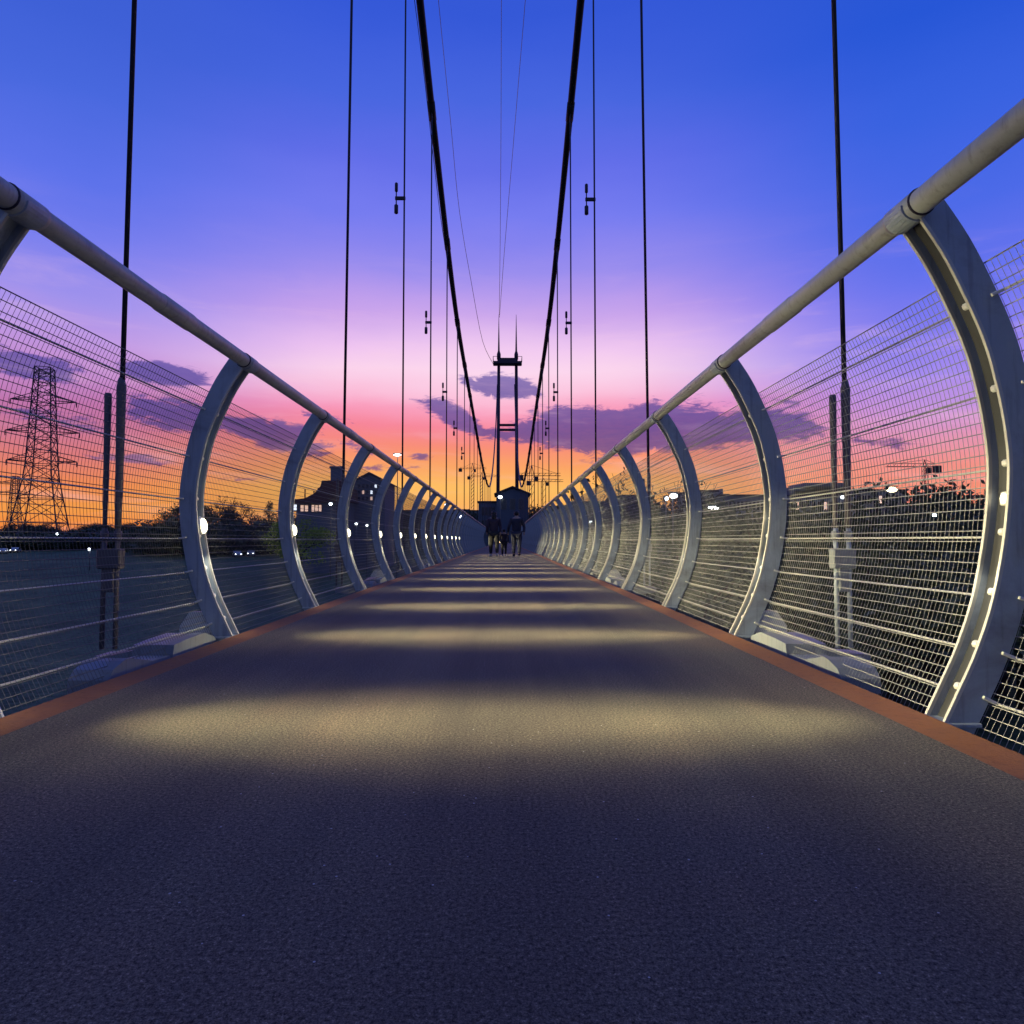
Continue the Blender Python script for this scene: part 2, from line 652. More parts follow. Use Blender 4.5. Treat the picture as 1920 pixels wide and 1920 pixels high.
def panel_mesh(sg):
    """two metres of welded wire mesh, running along +y from its origin"""
    mb = MB()
    L = 2.0
    # arc-length resample of the outer curve for the uprights
    seg = ARC[::2] + ([ARC[-1]] if (len(ARC) - 1) % 2 else [])
    n = 76
    for k in range(n):
        y = (k + 0.5) * L / n
        mb.tube([(sg * p.x, y, p.y) for p in seg], 0.0011, 4, cap=False)
    tot = 0
    lens = [0]
    for a, b in zip(ARC[:-1], ARC[1:]):
        tot += (b - a).length
        lens.append(tot)
    m_ = int(tot / 0.040)
    for k in range(m_ + 1):
        s_ = tot * k / m_
        i = max(j for j in range(len(lens)) if lens[j] <= s_ + 1e-9)
        if i == len(ARC) - 1:
            p = ARC[i]
        else:
            p = ARC[i].lerp(ARC[i + 1], (s_ - lens[i]) / (lens[i + 1] - lens[i]))
        r = 0.0028 if k in (0, m_) else 0.0020
        mb.tube([(sg * (p.x - 0.003), 0, p.y), (sg * (p.x - 0.003), L, p.y)], r, 5, cap=False)
    return mb


def rods_mesh(sg, z):
    c, n = curve_at_z(z)
    p = c + n * (depth_at(z) + 0.020)
    return MB().tube([(sg * p.x, 0, p.y), (sg * p.x, 2.0, p.y)], 0.0048, 6, cap=False)


for sg, side in ((-1, 'left'), (1, 'right')):
    t = thing('mesh_panel', '', 'mesh panel')
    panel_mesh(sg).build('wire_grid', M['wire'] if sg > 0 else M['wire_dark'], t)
    for z in WIRE_Z:
        rods_mesh(sg, z).build('support_rod', M['rod'], t)
    for i in range(len(RIB_Y) - 1):
        o = t if i == 0 else copy_tree(t)
        o.location = (0, RIB_Y[i], 0)
        o.scale = (1, (RIB_Y[i + 1] - RIB_Y[i]) / 2.0, 1)
        if i == 0:
            lab = f'welded wire mesh panel cut by the {side} frame edge, before the first full rib'
        elif i <= 11:
            lab = f'curved welded wire mesh panel on the {side} between the {nth(i)} and {nth(i + 1)} ribs'
        else:
            lab = f'far wire mesh panel of the {side} railing beyond its twelfth rib'
        o['label'] = lab
        o['group'] = f'wire mesh panels along the {side} railing' if i <= 11 else f'far mesh panels of the {side} railing'

# handrails with sleeves
for sg, side in ((-1, 'left'), (1, 'right')):
    t = thing('handrail', f'round steel tube handrail running along the {side} side of the footbridge', 'handrail', (sg * 1.52, 0, 1.734))
    MB().tube([(0, -1.5, 0), (0, 3, 0), (0, 10, 0), (0, 66, 0)], 0.042, 20).build('rail_tube', M['rail'], t)
    for i, y in enumerate(RIB_Y[1:22]):
        MB().tube([(0, y - 0.075, 0), (0, y - 0.072, 0), (0, y + 0.072, 0), (0, y + 0.075, 0)], [0.042, 0.0465, 0.0465, 0.042], 20).build('joint_sleeve', M['rail'], t)
        MB().tube([(0, y - 0.081, 0), (0, y - 0.076, 0)], 0.0475, 20).build('seal_ring', M['hanger'], t)
    for y in (3.3, 7.1, 11.3, 15.3):
        MB().tube([(0, y - 0.16, 0), (0, y - 0.15, 0), (0, y + 0.15, 0), (0, y + 0.16, 0)], [0.042, 0.0455, 0.0455, 0.042], 20).build('joint_sleeve', M['rail'], t)

# walkway
w = MB()
ys = [-6, 0, 2, 4, 8, 16, 32, 64, 110, DECK_END]
for a, b in zip(ys[:-1], ys[1:]):
    w.add([(-1.42, a, 0), (1.42, a, 0), (1.42, b, 0), (-1.42, b, 0)], [(0, 1, 2, 3)])
walk = w.build('walkway', M['deck'])
tag(walk, 'dark coarse walkway surface crossed by bands of lamplight', kind='structure')
for sg in (-1, 1):
    e = MB()
    e.add([(sg * 1.42, -6, 0), (sg * 1.56, -6, 0.006), (sg * 1.56, DECK_END, 0.006), (sg * 1.42, DECK_END, 0)], [(0, 1, 2, 3) if sg > 0 else (3, 2, 1, 0)])
    e.add([(sg * 1.56, -6, 0.006), (sg * 1.56, -6, -0.03), (sg * 1.56, DECK_END, -0.03), (sg * 1.56, DECK_END, 0.006)], [(0, 1, 2, 3) if sg > 0 else (3, 2, 1, 0)])
    e.build('edging_strip', M['strip'], walk)
    g = MB()
    g.box((sg * 1.60, (DECK_END - 6) / 2, -0.19), (0.10, DECK_END + 6, 0.30), bev=0.01)
    g.build('edge_girder', M['paint'], walk)
u = MB()
u.box((0, (DECK_END - 6) / 2, -0.23), (3.08, DECK_END + 6, 0.30))
u.build('deck_slab', M['paint'], walk)

# ---------------------------------------------------------------- main cables and hangers
HW = 2.38
HY = [4.35 + 6 * i for i in range(20)]


def axis_shift(d):
    return 0.30 * max(0, d - 20) / 80


ZTAB = [(-14, 29.5), (-4, 25.6), (4.35, 22.3), (10.35, 19.9), (16.35, 17.6), (22.35, 15.35), (28.35, 13.4), (34.35, 11.95), (42, 11.1), (52, 10.2), (63, 9.1), (75, 8.2), (86, 7.8), (96, 8.4), (106, 10.6), (116, 14.0), (126, 18.4), (138, 25.0), (148, 32.5), (152.5, 36.5)]


def cable_z(d):
    for (a, za), (b, zb) in zip(ZTAB[:-1], ZTAB[1:]):
        if a <= d <= b:
            return za + (zb - za) * (d - a) / (b - a)
    return ZTAB[-1][1]


TW_D = 152.0


def cable_x(d):
    k = max(0.0, (d - 70) / (TW_D - 70))
    return HW * (1 - k) + 2.0 * k


for sg, side in ((-1, 'left'), (1, 'right')):
    t = thing('main_cable', f'thick dark main suspension cable sweeping down on the {side} and up to the tower', 'suspension cable')
    P = [Vector((d, z)) for d, z in ZTAB]
    pts = [Vector((sg * cable_x(p.x) + axis_shift(p.x), p.x, p.y)) for p in catmull(P, 4)]
    MB().tube(pts, 0.115, 10).build('cable_strand', M['cable'], t)
    for y in HY[:14]:
        z = cable_z(y)
        sl = (cable_z(y + 0.3) - cable_z(y - 0.3)) / 0.6
        x = sg * cable_x(y) + axis_shift(y)
        c = MB()
        c.tube([(x, y - 0.32, z - 0.32 * sl), (x, y + 0.32, z + 0.32 * sl)], 0.132, 10)
        c.box((x, y, z - 0.20), (0.04, 0.16, 0.26), bev=0.01)
        c.build('cable_band', M['cable'], t)

DAMP = {2: (0.0, 373), 3: (0.0, 605), 4: (0, 735), 5: (0, 803), 6: (0, 850)}
for sg, side in ((-1, 'left'), (1, 'right')):
    for i, y in enumerate(HY):
        if y > 112:
            break
        lean = 0.0 if i > 1 else 0.006
        z0, z1 = -0.12, cable_z(y) - 0.12
        x = sg * HW + axis_shift(y)
        if i == 0:
            lab = f'thick dark vertical hanger on the {side} nearest the camera, paired with a short stub pole'
        elif i <= 7:
            what = 'with a small dumbbell damper' if i in DAMP else 'plain and without a damper'
            lab = f'thin dark vertical hanger on the {side}, {nth(i + 1)} from the camera, {what}'
        else:
            lab = f'hairline hanger among the far {side} hangers in front of the tower'
        t = thing('suspension_hanger', lab, 'hanger', (x, y, z0), 0, f'vertical hangers under the {side} cable' if i <= 7 else f'far hairline hangers under the {side} cable')
        r = 0.016 if i == 0 else (0.021 if i < 3 else 0.024)
        H = z1 - z0
        MB().tube([(0, 0, 1.0), (-sg * lean * H * 0.5, 0, H * 0.5), (-sg * lean * H, 0, H)], r, 8).build('hanger_rod', M['hanger'], t)
        if i <= 3:
            MB().tube([(0.0, 0, 0.80), (0, 0, 0.9), (0, 0, 1.72), (0, 0, 1.78)], [0.020, 0.021, 0.030, 0.018], 10).build('turnbuckle', M['sleeve'], t)
            for xx in (0.0, -0.085):
                MB().tube([(xx, 0, 0.02), (xx, 0, 0.80)], 0.0155, 8).build('stay_rod', M['paint'] if sg > 0 else M['sleeve'], t)  # pale right rods and dark left rods carry the lamplight difference as colour
            MB().tube([(-0.085, 0.0, 0.80), (-0.085, 0, 0.85), (-0.085, 0, 1.66), (-0.085, 0, 1.68)], [0.014, 0.014, 0.023, 0.019], 10).build('guide_pole', M['sleeve'], t)
            cb = MB()
            cb.box((-0.042, 0, 0.60), (0.15, 0.07, 0.13), bev=0.008)
            cb.box((-0.042, 0, 0.46), (0.07, 0.05, 0.15), bev=0.006)
            for xx in (-0.085, 0.0):
                cb.tube([(xx, 0, 0.72), (xx, 0, 0.78)], 0.024, 6)
            cb.build('clamp_block', M['bracket'] if sg > 0 else M['sleeve'], t)  # left block darkened likewise for the unlit side
        if i in DAMP:
            zz = at(945, DAMP[i][1], y).z - z0
            dm = MB()
            s = 1.0
            ox = -0.20 if i == 2 else -0.16
            dm.box((ox / 2, 0, zz), (abs(ox) + 0.06, 0.05, 0.09), bev=0.01)
            dm.tube([(ox, 0, zz - 0.36), (ox, 0, zz + 0.36)], 0.016, 6)
            dm.tube([(ox, 0, zz - 0.40), (ox, 0, zz - 0.38), (ox, 0, zz - 0.18), (ox, 0, zz - 0.16)], [0.02, 0.05, 0.05, 0.03], 8)
            dm.tube([(ox, 0, zz + 0.16), (ox, 0, zz + 0.18), (ox, 0, zz + 0.38), (ox, 0, zz + 0.40)], [0.02, 0.04, 0.04, 0.02], 8)
            dm.build('damper', M['hanger'], t)

# outrigger brackets that carry the hangers
for sg, side in ((-1, 'left'), (1, 'right')):
    for i, y in enumerate(HY[:6]):
        if i == 0:
            lab = f'pale steel outrigger bracket outside the {side} mesh, nearest the camera'
        else:
            lab = f'small pale outrigger bracket at the foot of the {nth(i + 1)} {side} hanger'
        t = thing('outrigger_bracket', lab, 'bracket', (sg * 1.66, y, 0), 0, f'outrigger brackets along the {side} deck edge')
        # side arm to the hanger foot
        a = MB()
        prof = [(0.0, -0.30), (0.0, 0.0), (0.30, -0.03), (0.66, -0.12), (0.80, -0.13), (0.80, -0.20), (0.5, -0.24)]
        a.loft([[(sg * px, yy, pz) for (px, pz) in (prof if sg < 0 else prof[::-1])] for yy in (-0.09, 0.09)])
        a.build('outrigger_arm', M['bracket'], t)
        # stepped fairing lying along the deck edge towards the camera
        b1 = MB()
        sec = [(-1.30, -0.03), (-1.26, 0.01), (-1.18, 0.035), (-1.13, 0.04), (-0.92, -0.01), (-0.74, -0.015), (-0.72, -0.10), (-1.30, -0.10)]
        b1.loft([[(sg * xx, yy, zz) for (yy, zz) in (sec if sg > 0 else sec[::-1])] for xx in (0.0, 0.03, 0.16, 0.18)])
        b1.build('fairing_box', M['bracket'], t)
        b2 = MB()
        sec = [(-0.715, -0.04), (-0.70, 0.035), (-0.55, 0.045), (-0.34, 0.05), (-0.20, 0.01), (-0.16, -0.03), (-0.16, -0.10), (-0.715, -0.10)]
        b2.loft([[(sg * xx, yy, zz) for (yy, zz) in (sec if sg > 0 else sec[::-1])] for xx in (0.0, 0.03, 0.20, 0.22)])
        b2.build('fairing_cap', M['bracket'], t)
        fin = MB()
        fp = [(0.02, -0.02), (0.05, 0.09), (0.12, 0.15), (0.20, 0.15), (0.26, 0.06), (0.27, -0.05)]
        fin.loft([[(sg * xx, yy, zz) for (xx, zz) in (fp if sg < 0 else fp[::-1])] for yy in (-0.10, -0.08)])
        fin.build('lug_plate', M['clamp'], t)

# ---------------------------------------------------------------- far tower
def build_tower():
    base = at(951.5, 1000, TW_D)
    t = thing('suspension_tower', 'dark twin-legged suspension tower with two spires and crossbeams at the far end', 'tower', (base.x, TW_D, -6))
    k = TW_D / F_PX
    zof = lambda py: at(951, py, TW_D).z + 6
    hx = 16.5 * k
    for sg in (-1, 1):
        leg = MB()
        leg.tube([(sg * hx * 1.12, 0, 0), (sg * hx, 0, zof(674))], [0.46, 0.36], 10)
        leg.build('tower_leg', M['tower'], t)
        sp = MB()
        sp.tube([(sg * hx, 0, zof(674)), (sg * hx, 0, zof(664)), (sg * hx, 0, zof(658)), (sg * hx, 0, zof(640)), (sg * hx, 0, zof(590))], [0.45, 0.45, 0.22, 0.17, 0.04], 8)
        sp.build('spire', M['tower'], t)
    pf = MB()
    pf.box((0, 0, zof(681.5)), (54 * k, 2.6, 0.55), bev=0.05)
    pf.box((0, 0, zof(676)), (33 * k, 1.6, 0.9), bev=0.05)
    pf.build('platform', M['tower'], t)
    rl = MB()
    for sg in (-1, 1):
        for yy in (-1.25, 1.25):
            rl.tube([(sg * 27 * k, yy, zof(682)), (sg * 27 * k, yy, zof(671))], 0.07, 5)
        rl.tube([(sg * 27 * k, -1.25, zof(671)), (sg * 27 * k, 1.25, zof(671))], 0.06, 5)
        rl.tube([(sg * 27 * k, -1.25, zof(671)), (sg * 18 * k, -1.25, zof(671))], 0.06, 5)
    rl.build('platform_railing', M['tower'], t)
    for py in (797, 806):
        b = MB()
        b.box((0, 0, zof(py)), (33 * k, 0.7, 0.5), bev=0.05)
        b.build('crossbeam', M['tower'], t)
    pier = MB()
    pier.box((0, 0, -1.0), (9, 4, 4.0), bev=0.1)
    pier.build('pier', M['wall_a'], t)


build_tower()

WIRES = [
    ('thin overhead wire dropping straight onto the left spire of the tower', [(940, -140, 20), (940, 0, 25), (939, 300, 55), (937.5, 480, 95), (936, 590, TW_D)]),
    ('thin overhead wire slanting in from upper right to the left tower spire', [(997, -140, 20), (985, 0, 25), (960, 300, 55), (945, 480, 95), (936.5, 595, TW_D)]),
    ('faint overhead wire between the left main cable and the tower platform', [(812, -140, 20), (822, 0, 24), (845, 230, 42), (862, 400, 66), (882, 520, 95), (905, 640, 130), (925, 683, TW_D)]),
    ('faint overhead wire just left of the left main cable', [(757, -140, 16), (777, 0, 19), (796, 150, 22), (813, 300, 25), (825, 400, 27.5), (838, 485, 30.5), (855, 590, 34)]),
]
for lab, pp in WIRES:
    pts = catmull([at(*p) for p in pp], 4)
    r = [0.0006 * max(18, p.y) * 0.55 + 0.004 for p in pts]
    o = MB().tube(pts, r, 5).build('overhead_wire', M['hanger'])
    tag(o, lab, 'wire', 'overhead wires')

# ---------------------------------------------------------------- ground


def smooth(t):
    t = max(0.0, min(1.0, t))
    return t * t * (3 - 2 * t)


def gz(x, y):
    z = -8.5 + 6.6 * smooth((y - 50) / 170)
    if y < 0:
        z = -8.5
    z += 2.2 * smooth((x - 12) / 60) * (1 - smooth((y - 120) / 150))
    z += 0.7 * mnoise.noise(Vector((x * 0.02, y * 0.02, 0.3))) * smooth((abs(x) + y) / 60)
    return z


def build_ground():
    xs = [-4000, -2400, -1500, -1000, -700]
    q = -500
    while q < 500:
        xs.append(q)
        q += 8 if abs(q) < 130 else 25
    xs += [500, 700, 1000, 1500, 2400, 4000]
    ys = [-400, -200, -100]
    q = -50
    while q < 600:
        ys.append(q)
        q += 8 if q < 260 else 30
    ys += [600, 800, 1100, 1600, 2400, 3600, 5500]
    vs = [(x, y, gz(x, y)) for y in ys for x in xs]
    n = len(xs)
    fs = [(j * n + i, j * n + i + 1, (j + 1) * n + i + 1, (j + 1) * n + i) for j in range(len(ys) - 1) for i in range(n - 1)]
    o = MB().add(vs, fs, True).build('ground', M['ground'])
    tag(o, 'dark grassy ground below the bridge stretching to the horizon', kind='structure')


build_ground()

# ---------------------------------------------------------------- trees


def limb(mb, p, d, L, r, depth, tips, spread=0.6, kids=3):
    q = p + d * L
    mid = p + d * L * 0.5 + Vector((random.uniform(-1, 1), random.uniform(-1, 1), random.uniform(-.5, .5))) * L * 0.07
    mb.tube([p, mid, q], [r, r * 0.8, r * 0.6], 5 if depth < 2 else 4, cap=False)
    if depth == 0:
        tips.append(q)
        return
    tips.append(mid.lerp(q, 0.6)) if depth == 1 else None
    for k in range(kids):
        a = Vector((random.gauss(0, 1), random.gauss(0, 1), random.gauss(0.35, 0.7))).normalized()
        nd = (d + a * spread * 1.3).normalized()
        limb(mb, p.lerp(q, random.uniform(0.65, 1.0)), nd, L * random.uniform(0.6, 0.8), r * 0.55, depth - 1, tips, spread, kids)


def leaves(mb, c, rad, n, size):
    for _ in range(n):
        while True:
            v = Vector((random.uniform(-1, 1), random.uniform(-1, 1), random.uniform(-1, 1)))
            if v.length < 1:
                break
        p = c + Vector((v.x * rad, v.y * rad, v.z * rad * 0.75))
        a = Vector((random.gauss(0, 1), random.gauss(0, 1), random.gauss(0, 1))).normalized()
        b = a.orthogonal().normalized()
        b = (Matrix.Rotation(random.uniform(0, 6.28), 3, a) @ b)
        c2 = a.cross(b)
        s = size * random.uniform(0.6, 1.3)
        mb.add([p - b * s, p + c2 * s * 0.5, p + b * s, p - c2 * s * 0.5], [(0, 1, 2, 3)])


def tree_meshes(kind):
    tr, cr = MB(), MB()
    tips = []
    if kind == 'broad':
        tr.tube([(0, 0, -0.6), (0, 0, 1.5), (0.1, 0.05, 3.0)], [0.32, 0.24, 0.2], 8)
        for k in range(8):
            a = k * 0.95 + random.uniform(-.3, .3)
            limb(tr, Vector((0.08, 0.04, random.uniform(0.7, 2.9))), Vector((math.cos(a) * 0.8, math.sin(a) * 0.8, random.uniform(0.5, 1.1))).normalized(), random.uniform(1.9, 2.6), 0.13, 2, tips, 0.6, 3)
        for t in tips:
            leaves(cr, t, random.uniform(0.6, 1.2), 46, 0.155)
    elif kind == 'column':
        tr.tube([(0, 0, -0.6), (0, 0, 4), (0.05, 0, 8.5)], [0.22, 0.14, 0.04], 8)
        for k in range(46):
            z = 1.2 + 7.8 * k / 46
            w = 1.05 * math.sin(PI * min(1, (z - 0.4) / 9.2)) ** 0.7
            a = random.uniform(0, 6.28)
            q = Vector((math.cos(a) * w * random.uniform(.3, .9), math.sin(a) * w * random.uniform(.3, .9), z + 0.4))
            tr.tube([(0, 0, z - 0.4), q], [0.04, 0.02], 4, cap=False)
            leaves(cr, q, 0.55, 40, 0.15)
    elif kind == 'bush':
        for k in range(9):
            a = k * 0.7 + random.uniform(-.2, .2)
            limb(tr, Vector((random.uniform(-.5, .5), random.uniform(-.5, .5), -0.3)), Vector((math.cos(a) * 0.7, math.sin(a) * 0.7, random.uniform(0.5, 1.2))).normalized(), random.uniform(0.8, 1.3), 0.05, 1, tips, 0.6, 3)
        for t in tips:
            leaves(cr, t, random.uniform(0.4, 0.75), 40, 0.13)
    else:  # bare or thin
        tr.tube([(0, 0, -0.6), (0.05, 0, 1.6), (0.1, 0.05, 3.0)], [0.24, 0.18, 0.14], 8)
        for k in range(7):
            a = k * 0.9 + random.uniform(-.3, .3)
            limb(tr, Vector((0.1, 0.05, random.uniform(2.0, 3.0))), Vector((math.cos(a) * 0.8, math.sin(a) * 0.8, random.uniform(0.4, 1.3))).normalized(), random.uniform(1.7, 2.5), 0.085, 3, tips, 0.55, 3)
        for t in tips:
            if random.random() < 0.35:
                leaves(cr, t, 0.4, 7, 0.12)
    hmax = max(v[2] for v in tr.v + cr.v)
    for mb in (tr, cr):
        mb.v = [(x / hmax, y / hmax, z / hmax) for x, y, z in mb.v]
    return tr, cr


PROTO = {}
for key, kind, n in (('broad', 'broad', 3), ('column', 'column', 2), ('bare', 'bare', 2), ('bush', 'bush', 2)):
    PROTO[key] = []
    for _ in range(n):
        tr, cr = tree_meshes(kind)
        PROTO[key].append((tr.mesh('trunk', M['bark']), cr.mesh('crown', M['leaf'] if kind != 'bare' else M['leaf2'])))


def plant_tree(kind, px, py_top, d, label, group, wide=1.0, name=None, var=0, lime=False):
    top = at(px, py_top, d)
    g = gz(top.x, d)
    H = max(1.0, top.z - g)
    nm = name or {'broad': 'leafy_tree', 'column': 'columnar_tree', 'bare': 'bare_tree', 'bush': 'bush'}[kind]
    t = thing(nm, label, 'bush' if kind == 'bush' else 'tree', (top.x, d, g), random.uniform(0, 6.28), group)
    t.scale = (H * wide, H * wide, H)
    tm, cm = PROTO[kind][var % len(PROTO[kind])]
    for n_, me in (('trunk', tm), ('crown', cm)):
        o = bpy.data.objects.new(n_, me)
        COL.objects.link(o)
        o.parent = t
        if lime and n_ == 'crown':
            me2 = me.copy()
            me2.materials.clear()
            me2.materials.append(M['litleaf'])
            o.data = me2
    return t


# left, beside the first ribs
plant_tree('broad', 345, 940, 185, 'dense dark tree standing behind the second left rib, its left half in view', 'trees left of the bridge', 0.95, var=0)
plant_tree('broad', 312, 968, 190, 'low dark tree at the left foot of the clump behind the second left rib', 'trees left of the bridge', 1.1, var=1)
plant_tree('bare', 437, 930, 190, 'thin-branched tree just right of the second left rib, against the yellow sky', 'trees left of the bridge', 0.8, var=0)
plant_tree('broad', 405, 945, 182, 'dense dark tree right behind the lit lamp of the second left rib', 'trees left of the bridge', 1.0, var=2)
plant_tree('column', 505, 938, 190, 'narrow upright tree left of the third left rib', 'trees left of the bridge', 1.0, var=0)
plant_tree('broad', 478, 962, 195, 'rounded low tree between the thin-branched tree and the narrow upright tree', 'trees left of the bridge', 1.2, var=1)
plant_tree('broad', 530, 962, 195, 'low dark tree hidden partly by the third left rib', 'trees left of the bridge', 1.2, var=0)
# tree line at far left, under the pylon
x = -6
k = 0
while x < 325:
    plant_tree('bare' if k % 3 == 1 else 'broad', x, random.uniform(978, 996), random.uniform(215, 250), 'small tree in the low far row along the horizon under the pylon', 'row of low far trees under the pylon', random.uniform(0.9, 1.35), var=k)
    x += random.uniform(9, 15)
    k += 1
x = -8
k = 0
while x < 330:
    plant_tree('bush', x, random.uniform(990, 1000), random.uniform(196, 212), 'low dark bush along the foot of the far tree row under the pylon', 'low bushes under the far tree row', random.uniform(1.5, 2.2), var=k)
    x += random.uniform(13, 20)
    k += 1
for k, (px, py, d) in enumerate([(318, 985, 172), (338, 975, 176), (362, 968, 170), (388, 968, 168), (414, 972, 172), (440, 975, 170), (466, 980, 172), (492, 978, 174), (520, 980, 176), (548, 984, 176), (300, 994, 180), (280, 999, 182)]):
    plant_tree('bush', px, py, d, 'dark bush filling the foot of the tree clump by the second and third left ribs', 'bushes at the foot of the left tree clump', 1.5, var=k)
# behind the pavilion and along the centre skyline
for j, (px, py, d, kd) in enumerate([(735, 955, 190, 'broad'), (757, 957, 200, 'broad'), (782, 953, 190, 'broad'), (806, 956, 210, 'broad'), (836, 957, 200, 'broad'), (866, 956, 200, 'broad'), (888, 951, 205, 'broad')]):
    plant_tree(kd, px, py, d, 'dark tree in the skyline row between the gabled block and the tower', 'skyline trees left of the tower', 1.3, var=j)
plant_tree('broad', 1004, 944, 190, 'dark tree just right of the gabled house below the crane', 'skyline trees right of the tower', 1.2, var=1)
plant_tree('broad', 1028, 950, 190, 'dark tree between the crane mast and the flat skyline block', 'skyline trees right of the tower', 1.2, var=2)
plant_tree('bare', 1160, 878, 60, 'sparse tree with radiating branches seen between the fifth and fourth right ribs', 'trees right of the bridge', 0.8, var=1)
# right-hand grove
GR = [
    ('bare', 1238, 902, 62, 'thin-branched tree behind the second right hanger', .9), ('bare', 1282, 905, 66, 'thin-branched tree just left of the third right rib', .9),
    ('broad', 1262, 925, 58, 'leafy tree behind the white lights left of the third right rib', 1.0),
    ('broad', 1215, 938, 55, 'leafy tree behind the foot sleeve of the second right hanger', .9),
    ('broad', 1335, 940, 64, 'leafy tree behind the lit white street lamp, between the second and third right ribs', 1.0),
    ('broad', 1400, 932, 60, 'leafy tree just left of the second right rib', 1.0),
    ('broad', 1478, 945, 52, 'leafy tree just right of the second right rib, before the stepped block', 1.0),
    ('broad', 1540, 950, 50, 'leafy tree behind the nearest right hanger, on its left', 1.0),
    ('broad', 1622, 935, 48, 'leafy tree behind the nearest right hanger, on its right', 1.0),
    ('broad', 1735, 893, 52, 'tallest leafy tree, right of the floodlight', 1.0),
    ('broad', 1805, 905, 46, 'leafy tree just left of the largest right rib', .9),
    ('broad', 1672, 948, 44, 'leafy tree below the yellow floodlight', 1.0),
    ('broad', 1870, 915, 40, 'leafy tree behind the largest right rib', .9),
    ('broad', 1950, 905, 38, 'leafy tree at the right frame edge', .9),
]
for j, (kd, px, py, d, lab, wd) in enumerate(GR):
    plant_tree(kd, px, py, d, lab, 'trees right of the bridge', wd, var=j)
random.seed(31)
for j in range(12):
    px = 1180 + j * 68 + random.uniform(-15, 15)
    plant_tree('broad', px, random.uniform(1000, 1050), random.uniform(30, 40), 'low dark bushy tree in the understorey below the right mesh', 'understorey trees right of the bridge', 1.15, var=j)
plant_tree('broad', 565, 966, 118, 'small lime green tree glowing in light beside the third left rib', 'trees left of the bridge', 1.0, var=1, lime=True)

# ---------------------------------------------------------------- buildings


def block(t, x0, x1, z0, z1, depth, mat, name='wall', y0=0):
    MB().box(((x0 + x1) / 2, y0 + depth / 2, (z0 + z1) / 2), (x1 - x0, depth, z1 - z0), bev=0.05).build(name, M[mat], t)


def windows(t, x0, x1, z0, z1, nx, nz, y=0.0, lit=0.12, mat=None):
    for i in range(nx):
        for j in range(nz):
            cx = x0 + (x1 - x0) * (i + 0.5) / nx
            cz = z0 + (z1 - z0) * (j + 0.5) / nz
            ww, hh = (x1 - x0) / nx * 0.5, (z1 - z0) / nz * 0.55
            k = random.random()
            mm = mat or ('litwin' if k < lit * 0.6 else ('litwhite' if k < lit else 'glass'))
            f = MB()
            f.box((cx, y - 0.03, cz), (ww + 0.24, 0.1, hh + 0.24))
            fo = f.build('window', M['wall_b'], t)
            MB().box((cx, y - 0.09, cz), (ww, 0.06, hh)).build('pane', M[mm], fo)


def px_frame(px0, px1, py_top, d):
    a, b = at(px0, py_top, d), at(px1, py_top, d)
    g = min(gz(a.x, d), gz(b.x, d)) - 1.0
    return a.x, b.x, a.z, g


def flat_building(px0, px1, py, d, label, mat, nx, nz, depth=10, steps=None, lit=0.12, name='flat_roofed_building', group=None):
    x0, x1, z1, g = px_frame(px0, px1, py, d)
    t = thing(name, label, 'building', ((x0 + x1) / 2, d, g), 0, group)
    hw, H = (x1 - x0) / 2, z1 - g
    block(t, -hw, hw, 0, H, depth, mat)
    MB().box((0, depth / 2, H + 0.15), (2 * hw + 0.5, depth + 0.5, 0.35), bev=0.04).build('roof', M['roof'], t)
    if steps:
        for (p0, p1, pyy) in steps:
            a, b, zz, _ = px_frame(p0, p1, pyy, d)
            mx = (x0 + x1) / 2
            MB().box(((a + b) / 2 - mx, depth / 2, (H + 0.33 + zz - g) / 2), (b - a, depth * 0.6, max(0.3, zz - g - H - 0.33)), bev=0.04).build('roof_block', M[mat], t)
    windows(t, -hw + 0.6, hw - 0.6, max(1.2, H - 3.2 * nz), H - 0.5, nx, nz, 0, lit)
    return t


def gable_house(px0, px1, py_eave, py_apex, d, label, mat, depth=10, nx=3, nz=1, lit=0.0):
    x0, x1, z1, g = px_frame(px0, px1, py_eave, d)
    za = at(px0, py_apex, d).z
    t = thing('gabled_house', label, 'house', ((x0 + x1) / 2, d, g))
    hw, H, A = (x1 - x0) / 2, z1 - g, za - g
    mb = MB()
    prof = [(-hw, 0), (hw, 0), (hw, H), (0, A - 0.2), (-hw, H)]
    mb.loft([[(x, y, z) for x, z in (prof if True else prof)] for y in (depth, 0)])
    mb.build('wall', M[mat], t)
    r = MB()
    e = 0.5
    sl = (A - H) / hw
    outer = [(-hw - e, H - e * sl), (0, A), (hw + e, H - e * sl), (hw + e, H - e * sl + 0.3), (0, A + 0.32), (-hw - e, H - e * sl + 0.3)]
    r.loft([[(x, y, z) for x, z in outer] for y in (depth + 0.5, -0.5)])
    r.build('roof', M['roof'], t)
    windows(t, -hw + 0.6, hw - 0.6, max(0.8, H - 4), H - 0.3, nx, nz, 0, lit)
    return t


random.seed(5)
